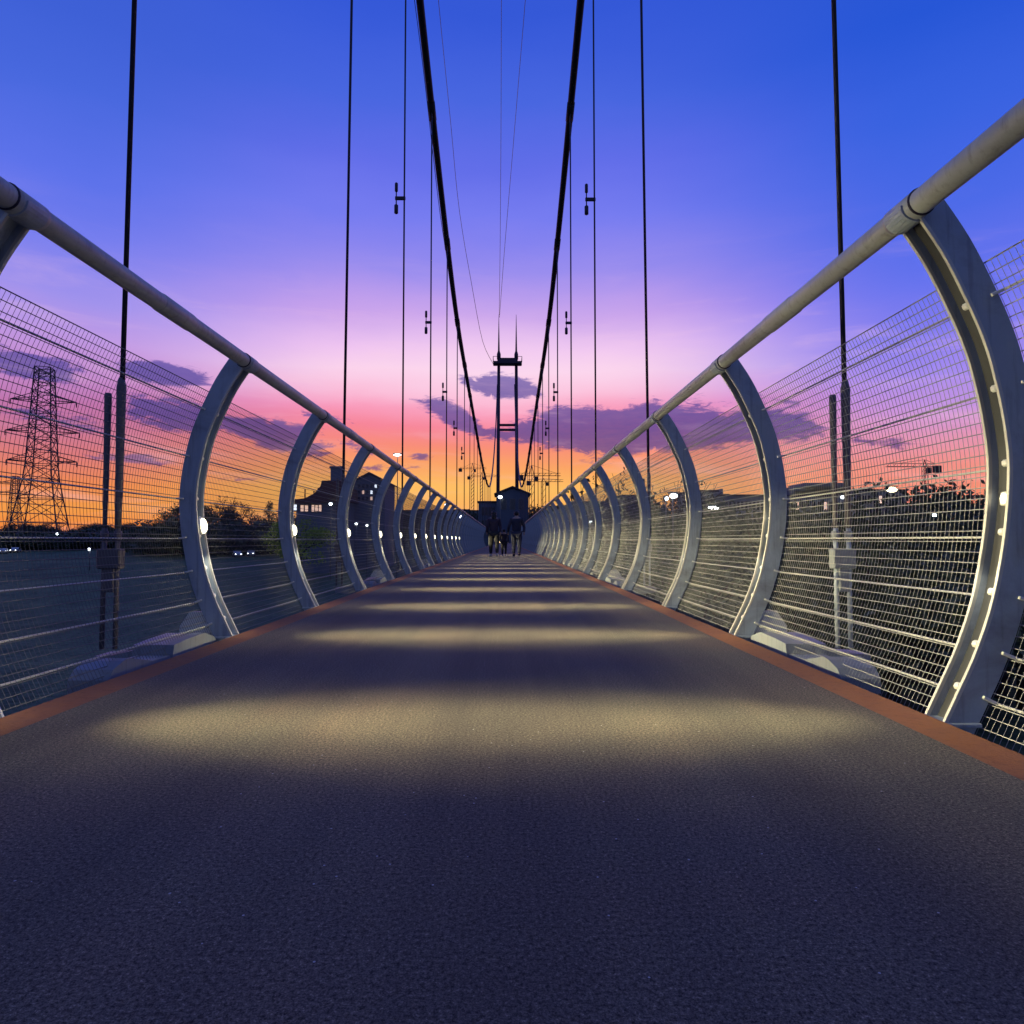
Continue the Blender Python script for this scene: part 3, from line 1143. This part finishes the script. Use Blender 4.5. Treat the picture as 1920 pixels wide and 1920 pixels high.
# pavilion with a sweeping roof and a square chimney tower
D = 128
x0, x1, zr, g = px_frame(548, 655, 935, D)
t = thing('pavilion', 'large pavilion with sweeping upturned roof, square tower and glowing windows', 'building', (x0, D, g))
zz = lambda py: at(600, py, D).z - g
xx = lambda px: at(px, 935, D).x - x0
block(t, xx(556), xx(652), 0, zz(941), 12, 'wall_c')
rf = MB()
sw = [(549, 935), (556, 937), (575, 935), (592, 926), (604, 912), (606, 902), (640, 902), (656, 915), (660, 941), (556, 944), (549, 940)]
rf.loft([[(xx(a), y, zz(b)) for a, b in sw] for y in (12.6, -1.2)])
rf.build('roof', M['redroof'], t)
ch = MB()
ch.box((xx(622), 4, (zz(905) + zz(874)) / 2), (xx(632) - xx(612), 2.4, zz(874) - zz(905)), bev=0.05)
ch.box((xx(622), 4, zz(873)), (xx(634) - xx(610), 2.8, 0.4), bev=0.05)
ch.box((xx(608), 5, (zz(915) + zz(898)) / 2), (1.2, 2.0, zz(898) - zz(915)), bev=0.05)
ch.build('chimney_tower', M['wall_c'], t)
for (a, b, c_, e_, mm) in ((549, 558, 945, 958, 'litwhite'), (563, 579, 946, 960, 'litwin'), (584, 604, 946, 960, 'litwin'), (617, 624, 942, 948, 'litwhite')):
    f = MB()
    f.box(((xx(a) + xx(b)) / 2, -0.04, (zz(c_) + zz(e_)) / 2), (xx(b) - xx(a) + 0.2, 0.1, zz(c_) - zz(e_) + 0.2))
    fo = f.build('window', M['wall_b'], t)
    p = MB()
    n = max(1, int((b - a) / 6))
    for q in range(n):
        w_ = (xx(b) - xx(a)) / n
        p.box((xx(a) + w_ * (q + 0.5), -0.10, (zz(c_) + zz(e_)) / 2), (w_ * 0.72, 0.06, (zz(c_) - zz(e_)) * random.uniform(0.6, 0.9)))
    p.build('pane', M[mm], fo)
for px in (563, 580, 588):
    v = MB()
    v.tube([(xx(px), 3, zz(938)), (xx(px), 3, zz(912 + (px % 7)))], 0.12, 6)
    v.build('roof_vent', M['roof'], t)
gable_house(664, 722, 903, 888, 134, 'blue grey gabled block right of the pavilion with scattered lit windows', 'wall_c', 12, 6, 3, 0.22)
flat_building(720, 902, 958, 230, 'long low dark building along the skyline left of the tower', 'wall_a', 22, 2, 14, [(780, 800, 953), (850, 880, 954)], 0.08, 'low_building')
flat_building(897, 933, 942, 150, 'small flat roofed building left of the gabled house at the bridge end', 'wall_c', 4, 2, 8, None, 0.05)
gable_house(931, 991, 926, 914, 140, 'blue gabled house at the far end of the bridge under the tower', 'wall_d', 9, 3, 1, 0.0)
flat_building(1030, 1100, 950, 240, 'low dark block right of the tower behind the far right ribs', 'wall_b', 10, 2, 12, [(1060, 1072, 946)], 0.06, 'low_building')
flat_building(1078, 1168, 942, 170, 'long flat dark block behind the sixth and fifth right ribs', 'wall_c', 12, 4, 12, None, 0.07)
flat_building(1166, 1200, 930, 165, 'taller narrow block left of the fourth right rib with two lit windows', 'wall_a', 3, 5, 12, None, 0.14)
flat_building(1296, 1345, 922, 120, 'flat roofed block right of the third right rib behind the white street lamp', 'wall_c', 5, 3, 10, [(1300, 1318, 919)], 0.0)
flat_building(1345, 1445, 930, 135, 'long low block with rooftop tanks between the third and second right ribs', 'wall_c', 12, 3, 10, [(1357, 1362, 915), (1364, 1374, 925)], 0.0)
flat_building(1462, 1600, 931, 140, 'stepped terrace of blocks right of the second right rib', 'wall_c', 12, 4, 14, [(1483, 1600, 918), (1500, 1600, 910), (1520, 1598, 903)], 0.08)
flat_building(1600, 1700, 920, 150, 'flat roofed hall behind the yellow floodlight', 'wall_a', 9, 3, 14, [(1640, 1646, 912)], 0.03)

# ---------------------------------------------------------------- tower cranes


def crane(px, py_top, py_jib, px_l, px_r, d, label, thick=1.4):
    b = at(px, py_jib, d)
    g = gz(b.x, d)
    t = thing('tower_crane', label, 'crane', (b.x, d, g), 0, 'tower cranes on the skyline')
    H = b.z - g
    top = at(px, py_top, d).z - g
    m_ = MB()
    w_ = thick / 2
    for sx in (-1, 1):
        for sy in (-1, 1):
            m_.tube([(sx * w_, sy * w_, -1), (sx * w_, sy * w_, H)], 0.10, 4, smooth=False)
    n = int(H / (thick * 1.4))
    for i in range(n):
        z = H * i / n
        for sy in (-1, 1):
            m_.tube([(-w_, sy * w_, z), (w_, sy * w_, z + H / n)], 0.07, 4, smooth=False)
    m_.build('mast', M['lattice'], t)
    ap = MB()
    ap.tube([(-w_, 0, H), (0, 0, top)], 0.14, 4)
    ap.tube([(w_, 0, H), (0, 0, top)], 0.14, 4)
    ap.build('apex', M['lattice'], t)
    jl, jr = at(px_l, py_jib, d).x - b.x, at(px_r, py_jib, d).x - b.x
    j = MB()
    for yy, zz_ in ((-0.5, 0), (0.5, 0), (0, 1.0)):
        j.tube([(jl, yy, H + zz_), (jr, yy, H + zz_)], 0.08, 4, smooth=False)
    n = int(abs(jr - jl) / 2.0)
    for i in range(n):
        xa = jl + (jr - jl) * i / n
        xb = jl + (jr - jl) * (i + 0.5) / n
        j.tube([(xa, -0.5, H), (xb, 0, H + 1.0)], 0.08, 4, smooth=False)
    j.build('jib', M['lattice'], t)
    tie = MB()
    tie.tube([(0, 0, top), (jl * 0.7, 0, H + 1)], 0.06, 4)
    tie.tube([(0, 0, top), (jr * 0.85, 0, H + 1)], 0.06, 4)
    tie.build('tie_bar', M['lattice'], t)
    end = jr if abs(jr) < abs(jl) else jl
    cw = MB()
    cw.box((end * 0.95, 0, H - 0.8), (2.2, 1.4, 2.2), bev=0.1)
    cw.build('counterweight', M['lattice'], t)
    cab = MB()
    cab.box((w_ + 0.7, 0, H - 1.2), (1.3, 1.2, 1.8), bev=0.1)
    cab.build('cab', M['lattice'], t)


crane(997, 872, 892, 975, 1051, 260, 'dark tower crane beside the right main cable with its jib reaching right', 2.0)
crane(1019, 897, 903, 990, 1056, 330, 'shorter far tower crane right of the crane next to the cable', 2.2)
crane(886, 868, 879, 862, 912, 420, 'thin far tower crane left of the bridge tower, behind the cable dip', 1.6)
crane(903, 886, 894, 878, 938, 460, 'faint lowest tower crane left of the bridge tower near its leg', 1.6)
crane(1734, 862, 875, 1662, 1758, 210, 'tower crane standing above the tallest tree on the right', 1.2)

# ---------------------------------------------------------------- pylons


def pylon(px, py_top, py_base, d, hb, ht, arms, label, lw=0.14):
    top = at(px, py_top, d)
    g = gz(top.x, d) - 0.5
    H = top.z - g
    t = thing('transmission_pylon', label, 'pylon', (top.x, d, g), R(18), 'transmission pylons')
    waist = 0.42 * H

    def half(z):
        if z < waist:
            return hb + (ht * 1.35 - hb) * (z / waist)
        return ht * 1.35 + (ht * 0.8 - ht * 1.35) * ((z - waist) / (H - waist))
    b = MB()
    lv = [0]
    while lv[-1] < H - 0.5:
        lv.append(min(H, lv[-1] + max(1.6, half(lv[-1]) * 1.25)))
    for sx in (-1, 1):
        for sy in (-1, 1):
            b.tube([(sx * half(z), sy * half(z), z) for z in lv], lw * 1.6, 4, smooth=False)
    for z0, z1 in zip(lv[:-1], lv[1:]):
        a0, a1 = half(z0), half(z1)
        for f in range(4):
            rot = Matrix.Rotation(f * PI / 2, 3, 'Z')
            for (p, q) in (((-a0, -a0, z0), (a1, -a1, z1)), ((a0, -a0, z0), (-a1, -a1, z1)), ((-a1, -a1, z1), (a1, -a1, z1))):
                b.tube([rot @ Vector(p), rot @ Vector(q)], lw, 3, cap=False, smooth=False)
    b.build('lattice_body', M['lattice'], t)
    for (pz, L) in arms:
        z = at(px, pz, d).z - g
        h = half(z)
        for sg in (-1, 1):
            a = MB()
            tip = Vector((sg * L, 0, z + 0.3))
            for yy in (-h, h):
                a.tube([(sg * h, yy, z), tip], lw * 1.2, 4, smooth=False)
                a.tube([(sg * h, yy, z + 2.0), tip], lw * 1.0, 4, smooth=False)
                for k in (0.3, 0.6):
                    a.tube([Vector((sg * h, yy, z)).lerp(tip, k), Vector((sg * h, yy, z + 2.0)).lerp(tip, k)], lw * 0.7, 3, smooth=False)
            a.build('cross_arm', M['lattice'], t)
            MB().tube([tip, tip + Vector((0, 0, -0.5)), tip + Vector((0, 0, -1.6))], [0.12, 0.2, 0.12], 6).build('insulator', M['lattice'], t)


pylon(84, 690, 1000, 200, 7.0, 2.5, [(753, 8.5), (811, 9.5), (866, 9.0)], 'tall lattice transmission pylon at far left behind the mesh', 0.115)
pylon(29, 893, 1000, 330, 4.5, 1.6, [(908, 8), (928, 8.5)], 'small distant pylon left of the tall pylon', 0.10)

# ---------------------------------------------------------------- lamps in the landscape


def street_lamp(px, py, d, label, mat='lampw', w_=0.9, h_=0.28, group='distant street lamps', flood=False):
    p = at(px, py, d)
    g = gz(p.x, d)
    t = thing('floodlight_mast' if flood else 'street_lamp', label, 'floodlight' if flood else 'street lamp', (p.x, d, g), 0, None if flood else group)
    H = p.z - g
    MB().tube([(0, 0.3, -0.3), (0, 0.3, H * 0.7), (0, 0.3, H - 0.1)], [0.10, 0.075, 0.05], 8).build('pole', M['pole'], t)
    hd = MB()
    hd.box((0, 0.14, H + h_ * 0.65), (w_ * 1.1, 0.5, 0.12), bev=0.03)
    hd.build('lamp_head', M['pole'], t)
    MB().ball((0, 0, H), (w_ / 2, 0.14, h_ / 2), 12, 8).build('lamp_bulb', M[mat], t)


street_lamp(745, 853, 105, 'tall lit lamp mast left of the third left hanger', w_=1.2, h_=0.35)
street_lamp(1338, 952, 58, 'lit white street lamp on a slim post between the second and third right ribs', w_=1.0, h_=0.3)
street_lamp(1580, 932, 70, 'small lit lamp seen between the two poles of the nearest right hanger', w_=0.5, h_=0.35)
street_lamp(837, 947, 100, 'lit street lamp just above the far left handrail', w_=0.5, h_=0.4)
street_lamp(864, 969, 90, 'lit street lamp below the far left handrail near the tower', w_=0.5, h_=0.4)
street_lamp(1108, 979, 70, 'lit garden lamp left of the sixth right rib', w_=0.35, h_=0.3)
street_lamp(1139, 984, 70, 'lit garden lamp behind the fifth right rib', w_=0.4, h_=0.35)
street_lamp(1752, 966, 42, 'lit lamp low behind the right mesh under the tallest tree', w_=0.22, h_=0.22)
street_lamp(107, 1001, 190, 'faint lit lamp in the far row of trees right of the pylon', w_=0.7, h_=0.7)
street_lamp(167, 1030, 130, 'lit ground lamp left of the twin poles', w_=0.55, h_=0.5)
street_lamp(193, 1021, 140, 'smaller lit ground lamp close to the twin poles on the left', w_=0.3, h_=0.5)
street_lamp(322, 981, 178, 'lit lamp in the low tree left of the second left rib', w_=0.35, h_=0.3)
street_lamp(938, 932, 136, 'lit lamp left of the gable of the blue house under the tower', w_=0.9, h_=0.6)
street_lamp(620, 945, 116, 'lit lamp right of the glowing pavilion windows', w_=0.6, h_=0.5)
street_lamp(668, 982, 112, 'lit lamp low beside the fourth left rib lamp', w_=0.5, h_=0.35)
street_lamp(688, 985, 112, 'lit lamp low in the middle below the gabled block', w_=0.4, h_=0.35)
street_lamp(702, 981, 112, 'lit lamp low left of the fifth left rib', w_=0.4, h_=0.35)
street_lamp(1672, 918, 90, 'bright yellow floodlight on a mast behind the right mesh', 'lampy', 1.5, 0.7, flood=True)
street_lamp(1263, 930, 50, 'cluster floodlight glowing white in the tree left of the third right rib', 'lampw', 0.6, 0.4, flood=True)
street_lamp(1250, 935, 51, 'small white floodlight beside the larger one in the right trees', 'lampw', 0.28, 0.3, flood=True)

# parked cars far left


def car(px, py, d, label, rz):
    p = at(px, py, d)
    g = gz(p.x, d)
    t = thing('parked_car', label, 'car', (p.x, d, g), rz, 'cars parked in the distance')
    b = MB()
    side = [(-2.1, 0.35), (2.1, 0.35), (2.15, 0.75), (1.9, 0.95), (1.0, 1.02), (0.45, 1.48), (-1.0, 1.50), (-1.65, 1.02), (-2.1, 0.92)]
    rings = []
    for yy, k in ((-0.86, 0.97), (-0.80, 1.0), (0.80, 1.0), (0.86, 0.97)):
        rings.append([(x * k, yy, z if z < 1.2 else z) for x, z in side])
    b.loft(rings)
    b.build('body', M['carpaint'], t)
    gl = MB()
    for sg in (-1, 1):
        s_ = [(-1.45, 1.05), (0.85, 1.05), (0.42, 1.42), (-0.98, 1.44)]
        gl.loft([[(x, sg * yy, z) for x, z in (s_ if sg > 0 else s_[::-1])] for yy in (0.88, 0.85)])
    gl.build('side_window', M['glass'], t)
    for wx in (-1.35, 1.35):
        for sg in (-1, 1):
            MB().tube([(wx, sg * 0.9, 0.33), (wx, sg * 0.68, 0.33)], 0.33, 14).build('wheel', M['tyre'], t)
    for sg in (-1, 1):
        MB().ball((2.1, sg * 0.6, 0.72), (0.08, 0.2, 0.11), 8, 6).build('headlight', M['carlight'], t)


car(8, 1012, 180, 'pale car with lit headlamps at the far left frame edge', R(-60))
car(30, 1013, 184, 'pale car right of the one at the frame edge, below the pylon', R(-70))
car(445, 1005, 160, 'pale car with lit headlamps right of the second left rib', R(-60))
car(472, 1004, 163, 'pale car further right, just before the third left rib', R(-75))

# ---------------------------------------------------------------- people


def skin_mesh(verts, edges, rad, name, mat, levels=2):
    me = bpy.data.meshes.new('tmp')
    me.from_pydata(verts, edges, [])
    o = bpy.data.objects.new('tmp', me)
    COL.objects.link(o)
    o.modifiers.new('s', 'SKIN')
    sv = me.skin_vertices[0].data
    for i, r in enumerate(rad):
        r = (r, r) if isinstance(r, (int, float)) else r
        sv[i].radius = r
        sv[i].use_root = (i == 0)
    sd = o.modifiers.new('d', 'SUBSURF')
    sd.levels = levels
    sd.render_levels = levels
    dg = bpy.context.evaluated_depsgraph_get()
    new = bpy.data.meshes.new_from_object(o.evaluated_get(dg))
    bpy.data.objects.remove(o)
    new.materials.clear()
    new.materials.append(mat)
    new.polygons.foreach_set('use_smooth', [True] * len(new.polygons))
    new.name = name
    return new


def link(name, me, parent):
    o = bpy.data.objects.new(name, me)
    COL.objects.link(o)
    o.parent = parent
    return o


def person(px, d, H, label, top, legs, shoe, stride=0.12, rz=0.0, arm_out=0.0, long_hair=False, yaw_side=1):
    base = at(px, 1035, d)
    t = thing('person', label, 'person', (base.x, d, 0.0), rz, 'people walking away along the bridge')
    s = H / 1.75
    V = lambda *p: tuple(q * s for q in p)
    st = stride
    ao = arm_out
    # skeleton: pelvis, spine, neck, head, arms, legs (walking away, +y)
    P = [V(0, 0, 0.95), V(0, 0.01, 1.12), V(0, 0.0, 1.32), V(0, 0, 1.46), V(0, 0.01, 1.54), V(0, 0.025, 1.64), V(0, 0.02, 1.71),
         V(-0.19, 0, 1.42), V(-0.25 - ao * .5, -0.05 * yaw_side, 1.14), V(-0.24 - ao, 0.10 * yaw_side, 0.92), V(-0.235 - ao, 0.14 * yaw_side, 0.82),
         V(0.19, 0, 1.42), V(0.25 + ao * .5, 0.04 * yaw_side, 1.14), V(0.24 + ao * .6, -0.06 * yaw_side, 0.91), V(0.235 + ao * .6, -0.06 * yaw_side, 0.81),
         V(-0.10, 0, 0.88), V(-0.11, st * .7, 0.49), V(-0.115, st * 1.0, 0.09), V(-0.12, st * 1.0 + 0.13, 0.035),
         V(0.10, 0, 0.88), V(0.11, -st * .4, 0.49), V(0.115, -st * 1.2, 0.11), V(0.12, -st * 1.2 + 0.13, 0.035)]
    E = [(0, 1), (1, 2), (2, 3), (3, 4), (4, 5), (5, 6), (3, 7), (7, 8), (8, 9), (9, 10), (3, 11), (11, 12), (12, 13), (13, 14), (0, 15), (15, 16), (16, 17), (17, 18), (0, 19), (19, 20), (20, 21), (21, 22)]
    rad = [(0.15, 0.11), (0.135, 0.10), (0.16, 0.11), (0.10, 0.08), 0.055, (0.085, 0.10), (0.065, 0.075),
           0.065, 0.045, 0.036, 0.034, 0.065, 0.045, 0.036, 0.034, 0.092, 0.062, 0.045, 0.036, 0.092, 0.062, 0.045, 0.036]
    sc = lambda rr, k=1.0: [tuple(q * s * k for q in (r if isinstance(r, tuple) else (r, r))) for r in rr]
    link('body', skin_mesh(P, E, sc(rad), 'body', M['skin']), t)
    # jacket
    ji = [0, 1, 2, 3, 7, 8, 9, 11, 12, 13]
    mp = {a: i for i, a in enumerate(ji)}
    jp = [P[i] for i in ji]
    jp[0] = V(0, 0, 0.86)
    je = [(mp[a], mp[b]) for a, b in E if a in mp and b in mp]
    jr = [rad[i] for i in ji]
    link('jacket', skin_mesh(jp, je, sc(jr, 1.35), 'jacket', M[top]), t)
    ti = [0, 15, 16, 17, 19, 20, 21]
    mp = {a: i for i, a in enumerate(ti)}
    link('trousers', skin_mesh([P[i] for i in ti], [(mp[a], mp[b]) for a, b in E if a in mp and b in mp], sc([rad[i] for i in ti], 1.45), 'trousers', M[legs]), t)
    for q in (17, 21):
        fx, fy, fz = P[q]
        MB().ball((fx, fy + 0.06 * s, fz - 0.045 * s), (0.05 * s, 0.135 * s, 0.05 * s), 10, 6).build('shoe', M[shoe], t)
    hb = MB()
    hb.ball(V(0, 0.0, 1.665), (0.098 * s, 0.112 * s, 0.105 * s), 14, 10)
    if long_hair:
        hb.ball(V(0, -0.06, 1.53), (0.10 * s, 0.06 * s, 0.17 * s), 12, 8)
    hb.build('hair', M['hair'], t)
    # face looks away from us along +y
    fc = MB()
    fc.ball(V(0, 0.135, 1.62), (0.014 * s, 0.02 * s, 0.022 * s), 8, 6)
    fc.build('nose', M['skin'], t)
    for sg in (-1, 1):
        MB().ball(V(sg * 0.1, 0.01, 1.62), (0.012 * s, 0.022 * s, 0.032 * s), 8, 6).build('ear', M['skin'], t)
    return t


person(926, 25.25, 1.70, 'adult in a dark mauve jacket walking away, left of the group on the deck', 'mauve', 'black', 'white', 0.16, R(4), 0.02, True)
person(945, 25.45, 1.02, 'small child walking between the two adults on the deck', 'mauve', 'black', 'white', 0.10, R(-4), 0.05, False, -1)
person(968.5, 25.2, 1.70, 'adult in dark navy clothes with arms held out, right of the group on the deck', 'navy', 'navy', 'black', 0.05, R(-6), 0.10, False)

# ---------------------------------------------------------------- sky
W = bpy.data.worlds.new("World")
S.world = W
W.use_nodes = True
T = NT(W.node_tree)
T.n.clear()
out = T.new('ShaderNodeOutputWorld')
bg = T.new('ShaderNodeBackground')
T.l.new(bg.outputs[0], out.inputs[0])
geo = T.new('ShaderNodeTexCoord').outputs['Generated']
sep = T.new('ShaderNodeSeparateXYZ')
T.l.new(geo, sep.inputs[0])
dx, dy, dz = sep.outputs
az = T.math('MULTIPLY', T.math('ARCTAN2', dx, dy), 180 / PI)      # degrees, 0 = along the bridge, + right
el = T.math('MULTIPLY', T.math('ARCSINE', dz), 180 / PI)


def azel(px, py):
    r = ray(px, py).normalized()
    return math.degrees(math.atan2(r.x, r.y)), math.degrees(math.asin(r.z))


def stops(px, table):
    out_ = []
    for py, c in table:
        out_.append((max(0.0, min(1.0, (azel(px, py)[1]) / 90)), srgb(*c)))
    out_.sort(key=lambda q: q[0])
    return out_


TOP = [(0.55, srgb(52, 88, 205)), (1.0, srgb(88, 108, 175))]  # zenith above the frame, lifted to grey-blue to light the deck
mid = stops(700, [(1000, (246, 150, 80)), (955, (250, 178, 96)), (915, (252, 190, 100)), (875, (250, 164, 100)), (835, (247, 138, 115)), (800, (246, 126, 148)), (765, (249, 148, 184)), (735, (251, 186, 216)), (695, (251, 208, 236)), (650, (238, 192, 240)), (590, (200, 160, 235)), (500, (152, 140, 238)), (400, (118, 124, 240)), (300, (98, 110, 233)), (180, (72, 102, 224)), (60, (58, 92, 218)), (0, (52, 88, 215))]) + TOP
lef = stops(60, [(1000, (240, 132, 62)), (950, (246, 158, 76)), (900, (242, 140, 84)), (850, (222, 124, 122)), (800, (204, 120, 152)), (750, (192, 116, 172)), (690, (196, 140, 208)), (620, (190, 152, 228)), (540, (160, 146, 236)), (420, (118, 126, 238)), (300, (92, 114, 234)), (150, (72, 104, 222)), (0, (62, 96, 214))]) + TOP
rig = stops(1780, [(1000, (236, 120, 92)), (930, (242, 140, 108)), (870, (240, 146, 140)), (820, (226, 150, 180)), (760, (200, 150, 220)), (700, (168, 142, 236)), (620, (132, 126, 238)), (520, (104, 116, 238)), (380, (76, 106, 232)), (200, (56, 98, 224)), (0, (38, 86, 214))]) + TOP
elf = T.math('DIVIDE', T.math('MAXIMUM', el, 0.0), 90)
# slow unevenness so the bands are not ruled lines
cmb = T.new('ShaderNodeCombineXYZ')
T.put(cmb.inputs[0], T.math('MULTIPLY', az, 0.05))
T.put(cmb.inputs[1], T.math('MULTIPLY', el, 0.16))
wob = T.math('MULTIPLY', T.math('SUBTRACT', T.noise(cmb.outputs[0], 1.0, 4, 0.55), 0.5), 0.035)
elw = T.math('ADD', elf, T.math('MULTIPLY', wob, T.math('MINIMUM', T.math('MULTIPLY', elf, 9), 1.0)))
Cm, Cl, Cr = (T.ramp(elw, s_) for s_ in (mid, lef, rig))


def sstep(x, a, b):
    n = T.new('ShaderNodeMapRange', interpolation_type='SMOOTHSTEP')
    T.put(n.inputs[0], x)
    n.inputs[1].default_value = a
    n.inputs[2].default_value = b
    return n.outputs[0]


sky = T.mix(sstep(az, 8, 33), Cm, Cr)
sky = T.mix(sstep(az, -12, -33), sky, Cl)
# away from the afterglow (sides and behind): unseen grey-blue, brightened to light ribs and ground
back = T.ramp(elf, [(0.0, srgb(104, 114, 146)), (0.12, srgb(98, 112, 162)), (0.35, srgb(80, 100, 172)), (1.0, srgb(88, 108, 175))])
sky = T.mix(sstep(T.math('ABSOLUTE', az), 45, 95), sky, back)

# clouds: soft elongated patches broken up by noise
cv = T.new('ShaderNodeCombineXYZ')
T.put(cv.inputs[0], T.math('MULTIPLY', az, 0.16))
T.put(cv.inputs[1], T.math('MULTIPLY', el, 0.52))
n_big = T.noise(cv.outputs[0], 1.0, 7, 0.62, 0.4)
n_fine = T.noise(cv.outputs[0], 4.2, 8, 0.66, 0.9)
CL = [  # px0, py0, px1, py1, thickness in px, weight
    (1000, 806, 1390, 802, 33, 1.15), (1170, 765, 1300, 778, 15, 0.85), (1350, 785, 1530, 802, 20, 0.95), (970, 806, 1120, 812, 30, 0.9),
    (905, 722, 985, 728, 15, 1.15), (985, 726, 1008, 736, 8, 0.8), (870, 712, 900, 722, 7, 0.6),
    (812, 758, 905, 808, 15, 1.0), (900, 808, 960, 820, 12, 0.7), (775, 750, 820, 760, 6, 0.6),
    (255, 694, 365, 708, 14, 1.05), (-20, 668, 120, 700, 16, 0.85), (250, 760, 420, 795, 26, 0.85), (420, 790, 600, 845, 20, 0.95), (500, 800, 590, 812, 14, 0.8), (20, 770, 230, 800, 18, 0.55),
    (560, 772, 660, 790, 7, 0.55), (700, 705, 770, 700, 6, 0.35), (1060, 852, 1200, 846, 8, 0.5), (640, 880, 820, 872, 6, 0.42), (1400, 745, 1520, 760, 8, 0.45), (1560, 820, 1760, 838, 9, 0.5), (90, 850, 330, 868, 9, 0.5), (330, 900, 560, 892, 6, 0.42), (770, 852, 800, 858, 8, 0.6), (1175, 748, 1260, 752, 8, 0.5), (640, 826, 700, 850, 10, 0.5),
]
dens = None
K = 180 / PI / F_PX
for (ax, ay, bx_, by, th, wgt) in CL:
    a0, e0 = azel(ax, ay)
    a1, e1 = azel(bx_, by)
    ca, ce = (a0 + a1) / 2, (e0 + e1) / 2
    ln = math.hypot(a1 - a0, e1 - e0) / 2 + 0.4
    ang = math.atan2(e1 - e0, a1 - a0)
    u0 = T.math('SUBTRACT', az, ca)
    v0 = T.math('SUBTRACT', el, ce)
    u_ = T.math('ADD', T.math('MULTIPLY', u0, math.cos(ang) / (ln * 1.25)), T.math('MULTIPLY', v0, math.sin(ang) / (ln * 1.25)))
    t_ = th * K * 1.45
    v_ = T.math('ADD', T.math('MULTIPLY', u0, -math.sin(ang) / t_), T.math('MULTIPLY', v0, math.cos(ang) / t_))
    r2 = T.math('ADD', T.math('POWER', T.math('ABSOLUTE', u_), 2.6), T.math('MULTIPLY', v_, v_))
    g_ = T.math('MULTIPLY', T.math('EXPONENT', T.math('MULTIPLY', r2, -1.0)), wgt)
    dens = g_ if dens is None else T.math('MAXIMUM', dens, g_)
d_ = T.math('ADD', dens, T.math('MULTIPLY', T.math('SUBTRACT', n_big, 0.5), 1.25))
d_ = T.math('ADD', d_, T.math('MULTIPLY', T.math('SUBTRACT', n_fine, 0.5), 1.05))
d_ = T.math('MULTIPLY', sstep(d_, 0.36, 0.64), T.math('MINIMUM', T.math('MULTIPLY', dens, 4), 1.0))
ccol = T.ramp(elf, [(0.0, srgb(150, 84, 110)), (0.075, srgb(104, 78, 136)), (0.105, srgb(78, 70, 146)), (0.15, srgb(90, 78, 166)), (0.25, srgb(130, 120, 210))])
ccol = T.mix(T.math('MULTIPLY', n_fine, 0.18), ccol, sky)
sky = T.mix(T.math('MULTIPLY', d_, 0.95), sky, ccol)
# thin high wisps warming the glow
wv = T.new('ShaderNodeCombineXYZ')
T.put(wv.inputs[0], T.math('ADD', T.math('MULTIPLY', az, 0.06), T.math('MULTIPLY', el, 0.05)))
T.put(wv.inputs[1], T.math('MULTIPLY', el, 0.40))
wisp = T.math('MULTIPLY', sstep(T.noise(wv.outputs[0], 1.3, 6, 0.6, 0.5), 0.5, 0.78), T.math('MULTIPLY', sstep(el, 26, 12), 0.30))
sky = T.mix(wisp, sky, srgb(252, 205, 225))
glow = T.math('EXPONENT', T.math('MULTIPLY', T.math('ADD', T.math('POWER', T.math('DIVIDE', az, 15), 2.0), T.math('POWER', T.math('DIVIDE', T.math('SUBTRACT', el, 14.5), 4.2), 2.0)), -1.0))
sky = T.mix(T.math('MULTIPLY', T.math('MULTIPLY', glow, 0.28), T.math('SUBTRACT', 1.0, T.math('MULTIPLY', d_, 0.8))), sky, srgb(253, 232, 244))
sky = T.mix(sstep(el, 0.3, -1.0), sky, srgb(40, 44, 62))
nish = T.new('ShaderNodeTexSky', sky_type='NISHITA', sun_disc=False)
nish.sun_elevation = R(1.5)
nish.sun_rotation = 0.0
nadd = T.mix(1.0, sky, T.mix(1.0, nish.outputs[0], (0.0012, 0.0012, 0.0012, 1), 'MULTIPLY'), 'ADD')
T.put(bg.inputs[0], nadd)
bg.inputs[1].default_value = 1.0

sl = bpy.data.lights.new('sun', 'SUN')
sl.energy = 0.12
sl.angle = R(10)
sl.color = (1.0, 0.62, 0.38)
so = bpy.data.objects.new('sun', sl)
COL.objects.link(so)
sd_ = Vector((0, math.cos(R(1.5)), math.sin(R(1.5))))          # towards the sun
so.rotation_euler = sd_.to_track_quat('Z', 'Y').to_euler()

# ---------------------------------------------------------------- render settings
S.render.engine = 'CYCLES'
S.view_settings.view_transform = 'Standard'
S.view_settings.look = 'None'
S.view_settings.exposure = 0
S.view_settings.gamma = 1
S.cycles.use_denoising = True
S.cycles.max_bounces = 5
S.cycles.diffuse_bounces = 3
S.cycles.glossy_bounces = 3
S.cycles.use_light_tree = True
S.cycles.sample_clamp_indirect = 4
S.render.film_transparent = False
